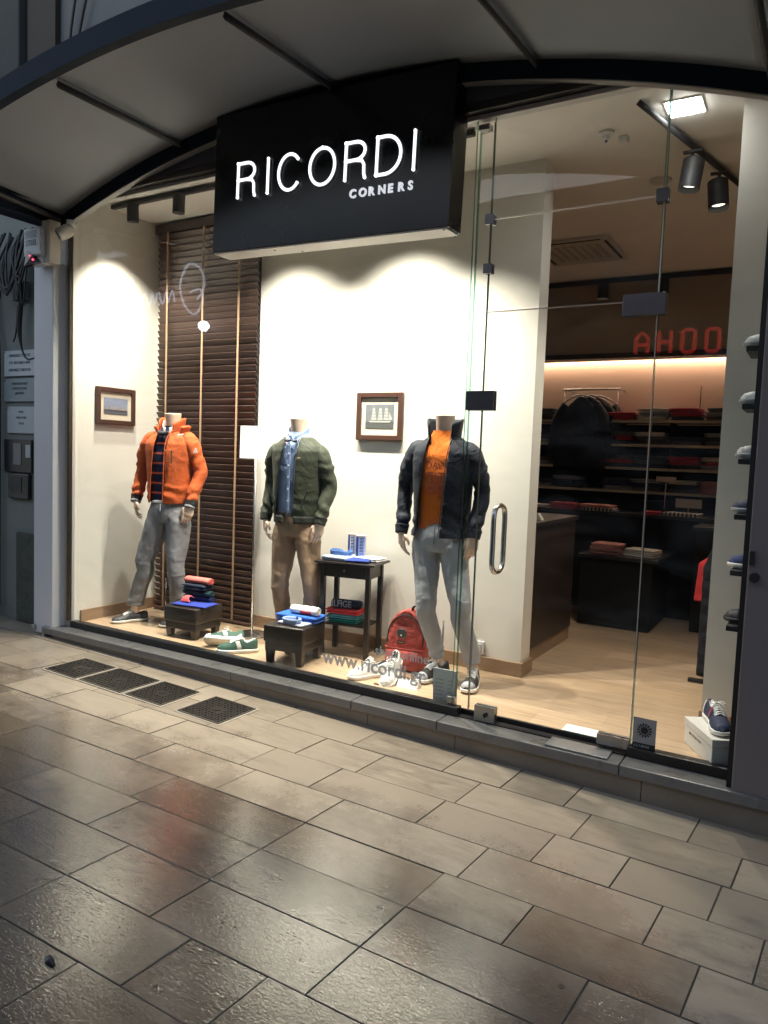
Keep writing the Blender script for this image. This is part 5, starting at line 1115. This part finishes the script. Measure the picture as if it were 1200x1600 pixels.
# gondolas in the middle of the shop
gd = thing('display_table', 'black two level display table in the middle of the dim shop', 'table', (-1.40, 6.55, 0), 0)
MB().box((-.02, .0, .29), (.58, .8, .56), .003).build('base_cabinet', dk, gd); MB().box((0, 0, .585), (.64, .86, .03), .003).build('table_top', mat('table_black', (.014, .013, .013), .3), gd)
g6 = 'shirts on the black display table'
stack(-1.52, 6.30, .60, ['dusty pink', 'dusty pink', 'dusty pink'], 'of the pink pile on the low black table', .24, .2, .03, g6, 4)
stack(-1.24, 6.30, .60, ['off white', 'off white'], 'of the white pile on the low black table', .26, .2, .032, g6, -6)
gd2 = thing('display_cabinet', 'tall black cabinet behind the low display table', 'cabinet', (-1.75, 7.12, 0))
MB().box((0, 0, .44), (2.2, .42, .88), .004).build('cabinet_body', dk, gd2); MB().box((0, 0, .895), (2.26, .46, .03), .003).build('cabinet_top', M['table_black'], gd2)
gd3 = thing('display_cabinet', 'black cabinet on the right of the low display table', 'cabinet', (-.62, 6.9, 0)); MB().box((0, 0, .42), (.5, .9, .84), .004).build('cabinet_body', dk, gd3); MB().box((0, 0, .855), (.54, .94, .03), .003).build('cabinet_top', M['table_black'], gd3)
g7 = 'shirts on the tall black cabinet'
gc['striped'] = stripes('st_stripe', (.50, .46, .42), (.02, .02, .03), 0, .035, .45)
stack(-2.42, 6.98, .911, ['off white'], 'of the pale shirt left on the tall cabinet', .26, .2, .03, g7); stack(-2.12, 6.98, .911, ['dark red', 'dark red'], 'of the red pile on the tall cabinet', .24, .2, .03, g7)
stack(-1.80, 6.98, .911, ['striped', 'dusty pink'], 'of the striped pile beside the red pile on the tall cabinet', .30, .2, .03, g7); stack(-1.30, 6.98, .911, ['dark red'], 'behind the striped shirt on the right of the tall cabinet', .14, .2, .03, g7); stack(-1.05, 6.98, .911, ['striped'], 'at the right end of the tall cabinet', .30, .2, .034, g7)
t = thing('price_sign', 'white rectangular card sign standing on the tall black cabinet', 'sign', (-1.03, 7.10, .911)); MB().box((0, 0, .11), (.22, .006, .08)).build('card', mat('sign_card', (.34, .29, .25), .6), t); MB().cyl((0, 0, 0), (0, 0, .07), .004, n=8).build('stem', chrome, t)
t = thing('price_sign', 'small pale price sign on a thin stand in front of the third shelf', 'sign', (-1.22, 7.02, .911)); MB().box((0, 0, .32), (.17, .006, .045)).build('card', M['sign_card'], t); MB().cyl((0, 0, 0), (0, 0, .30), .004, n=8).build('stem', chrome, t)
MB().cyl((.74, -.12, 1.80), (.74, -.12, 2.12), .005, n=8).build('hook_post', black_metal, sh)
# clothes rack by the right stub wall
rk = thing('clothes_rack', 'black garment rack half hidden behind the right cream wall', 'clothes rack', (-.50, 4.95, 0))
s = MB(); s.cyl((0, 0, 0), (0, 0, .92), .012, n=12); s.cyl((0, .5, 0), (0, .5, .92), .012, n=12); s.cyl((0, -.02, .92), (0, .52, .92), .012, n=12); s.box((0, 0, .012), (.3, .04, .02)); s.box((0, .5, .012), (.3, .04, .02)); s.build('rack_frame', black_metal, rk)
for i, (yy, cm, nm, xw) in enumerate(((.03, coat_m, 'black quilted coat hanging at the front of the half hidden rack', .11), (.12, cloth('rack_red', (.5, .025, .03), .7), 'bright red jacket hanging behind the black quilted coat', .125))):
    s = MB(); rs = []
    for k in range(26):
        f = k/25; z = (.90 if i == 0 else .80)-(.86 if i == 0 else .30)*f; w = xw*(.45+.55*min(1, f*5)); rs.append([(px, py+.012*math.sin(z*60)*(1 if i == 0 else .2), z) for px, py in sell(0, 0, w+(.02*f if i else 0), .045, 32)])
    s.rings(rs); o = s.build('hanging_jacket', cm, loc=(-.50-.02*i, 4.95+yy, 0)); tag(o, nm, 'jacket', 'jackets on the half hidden rack')
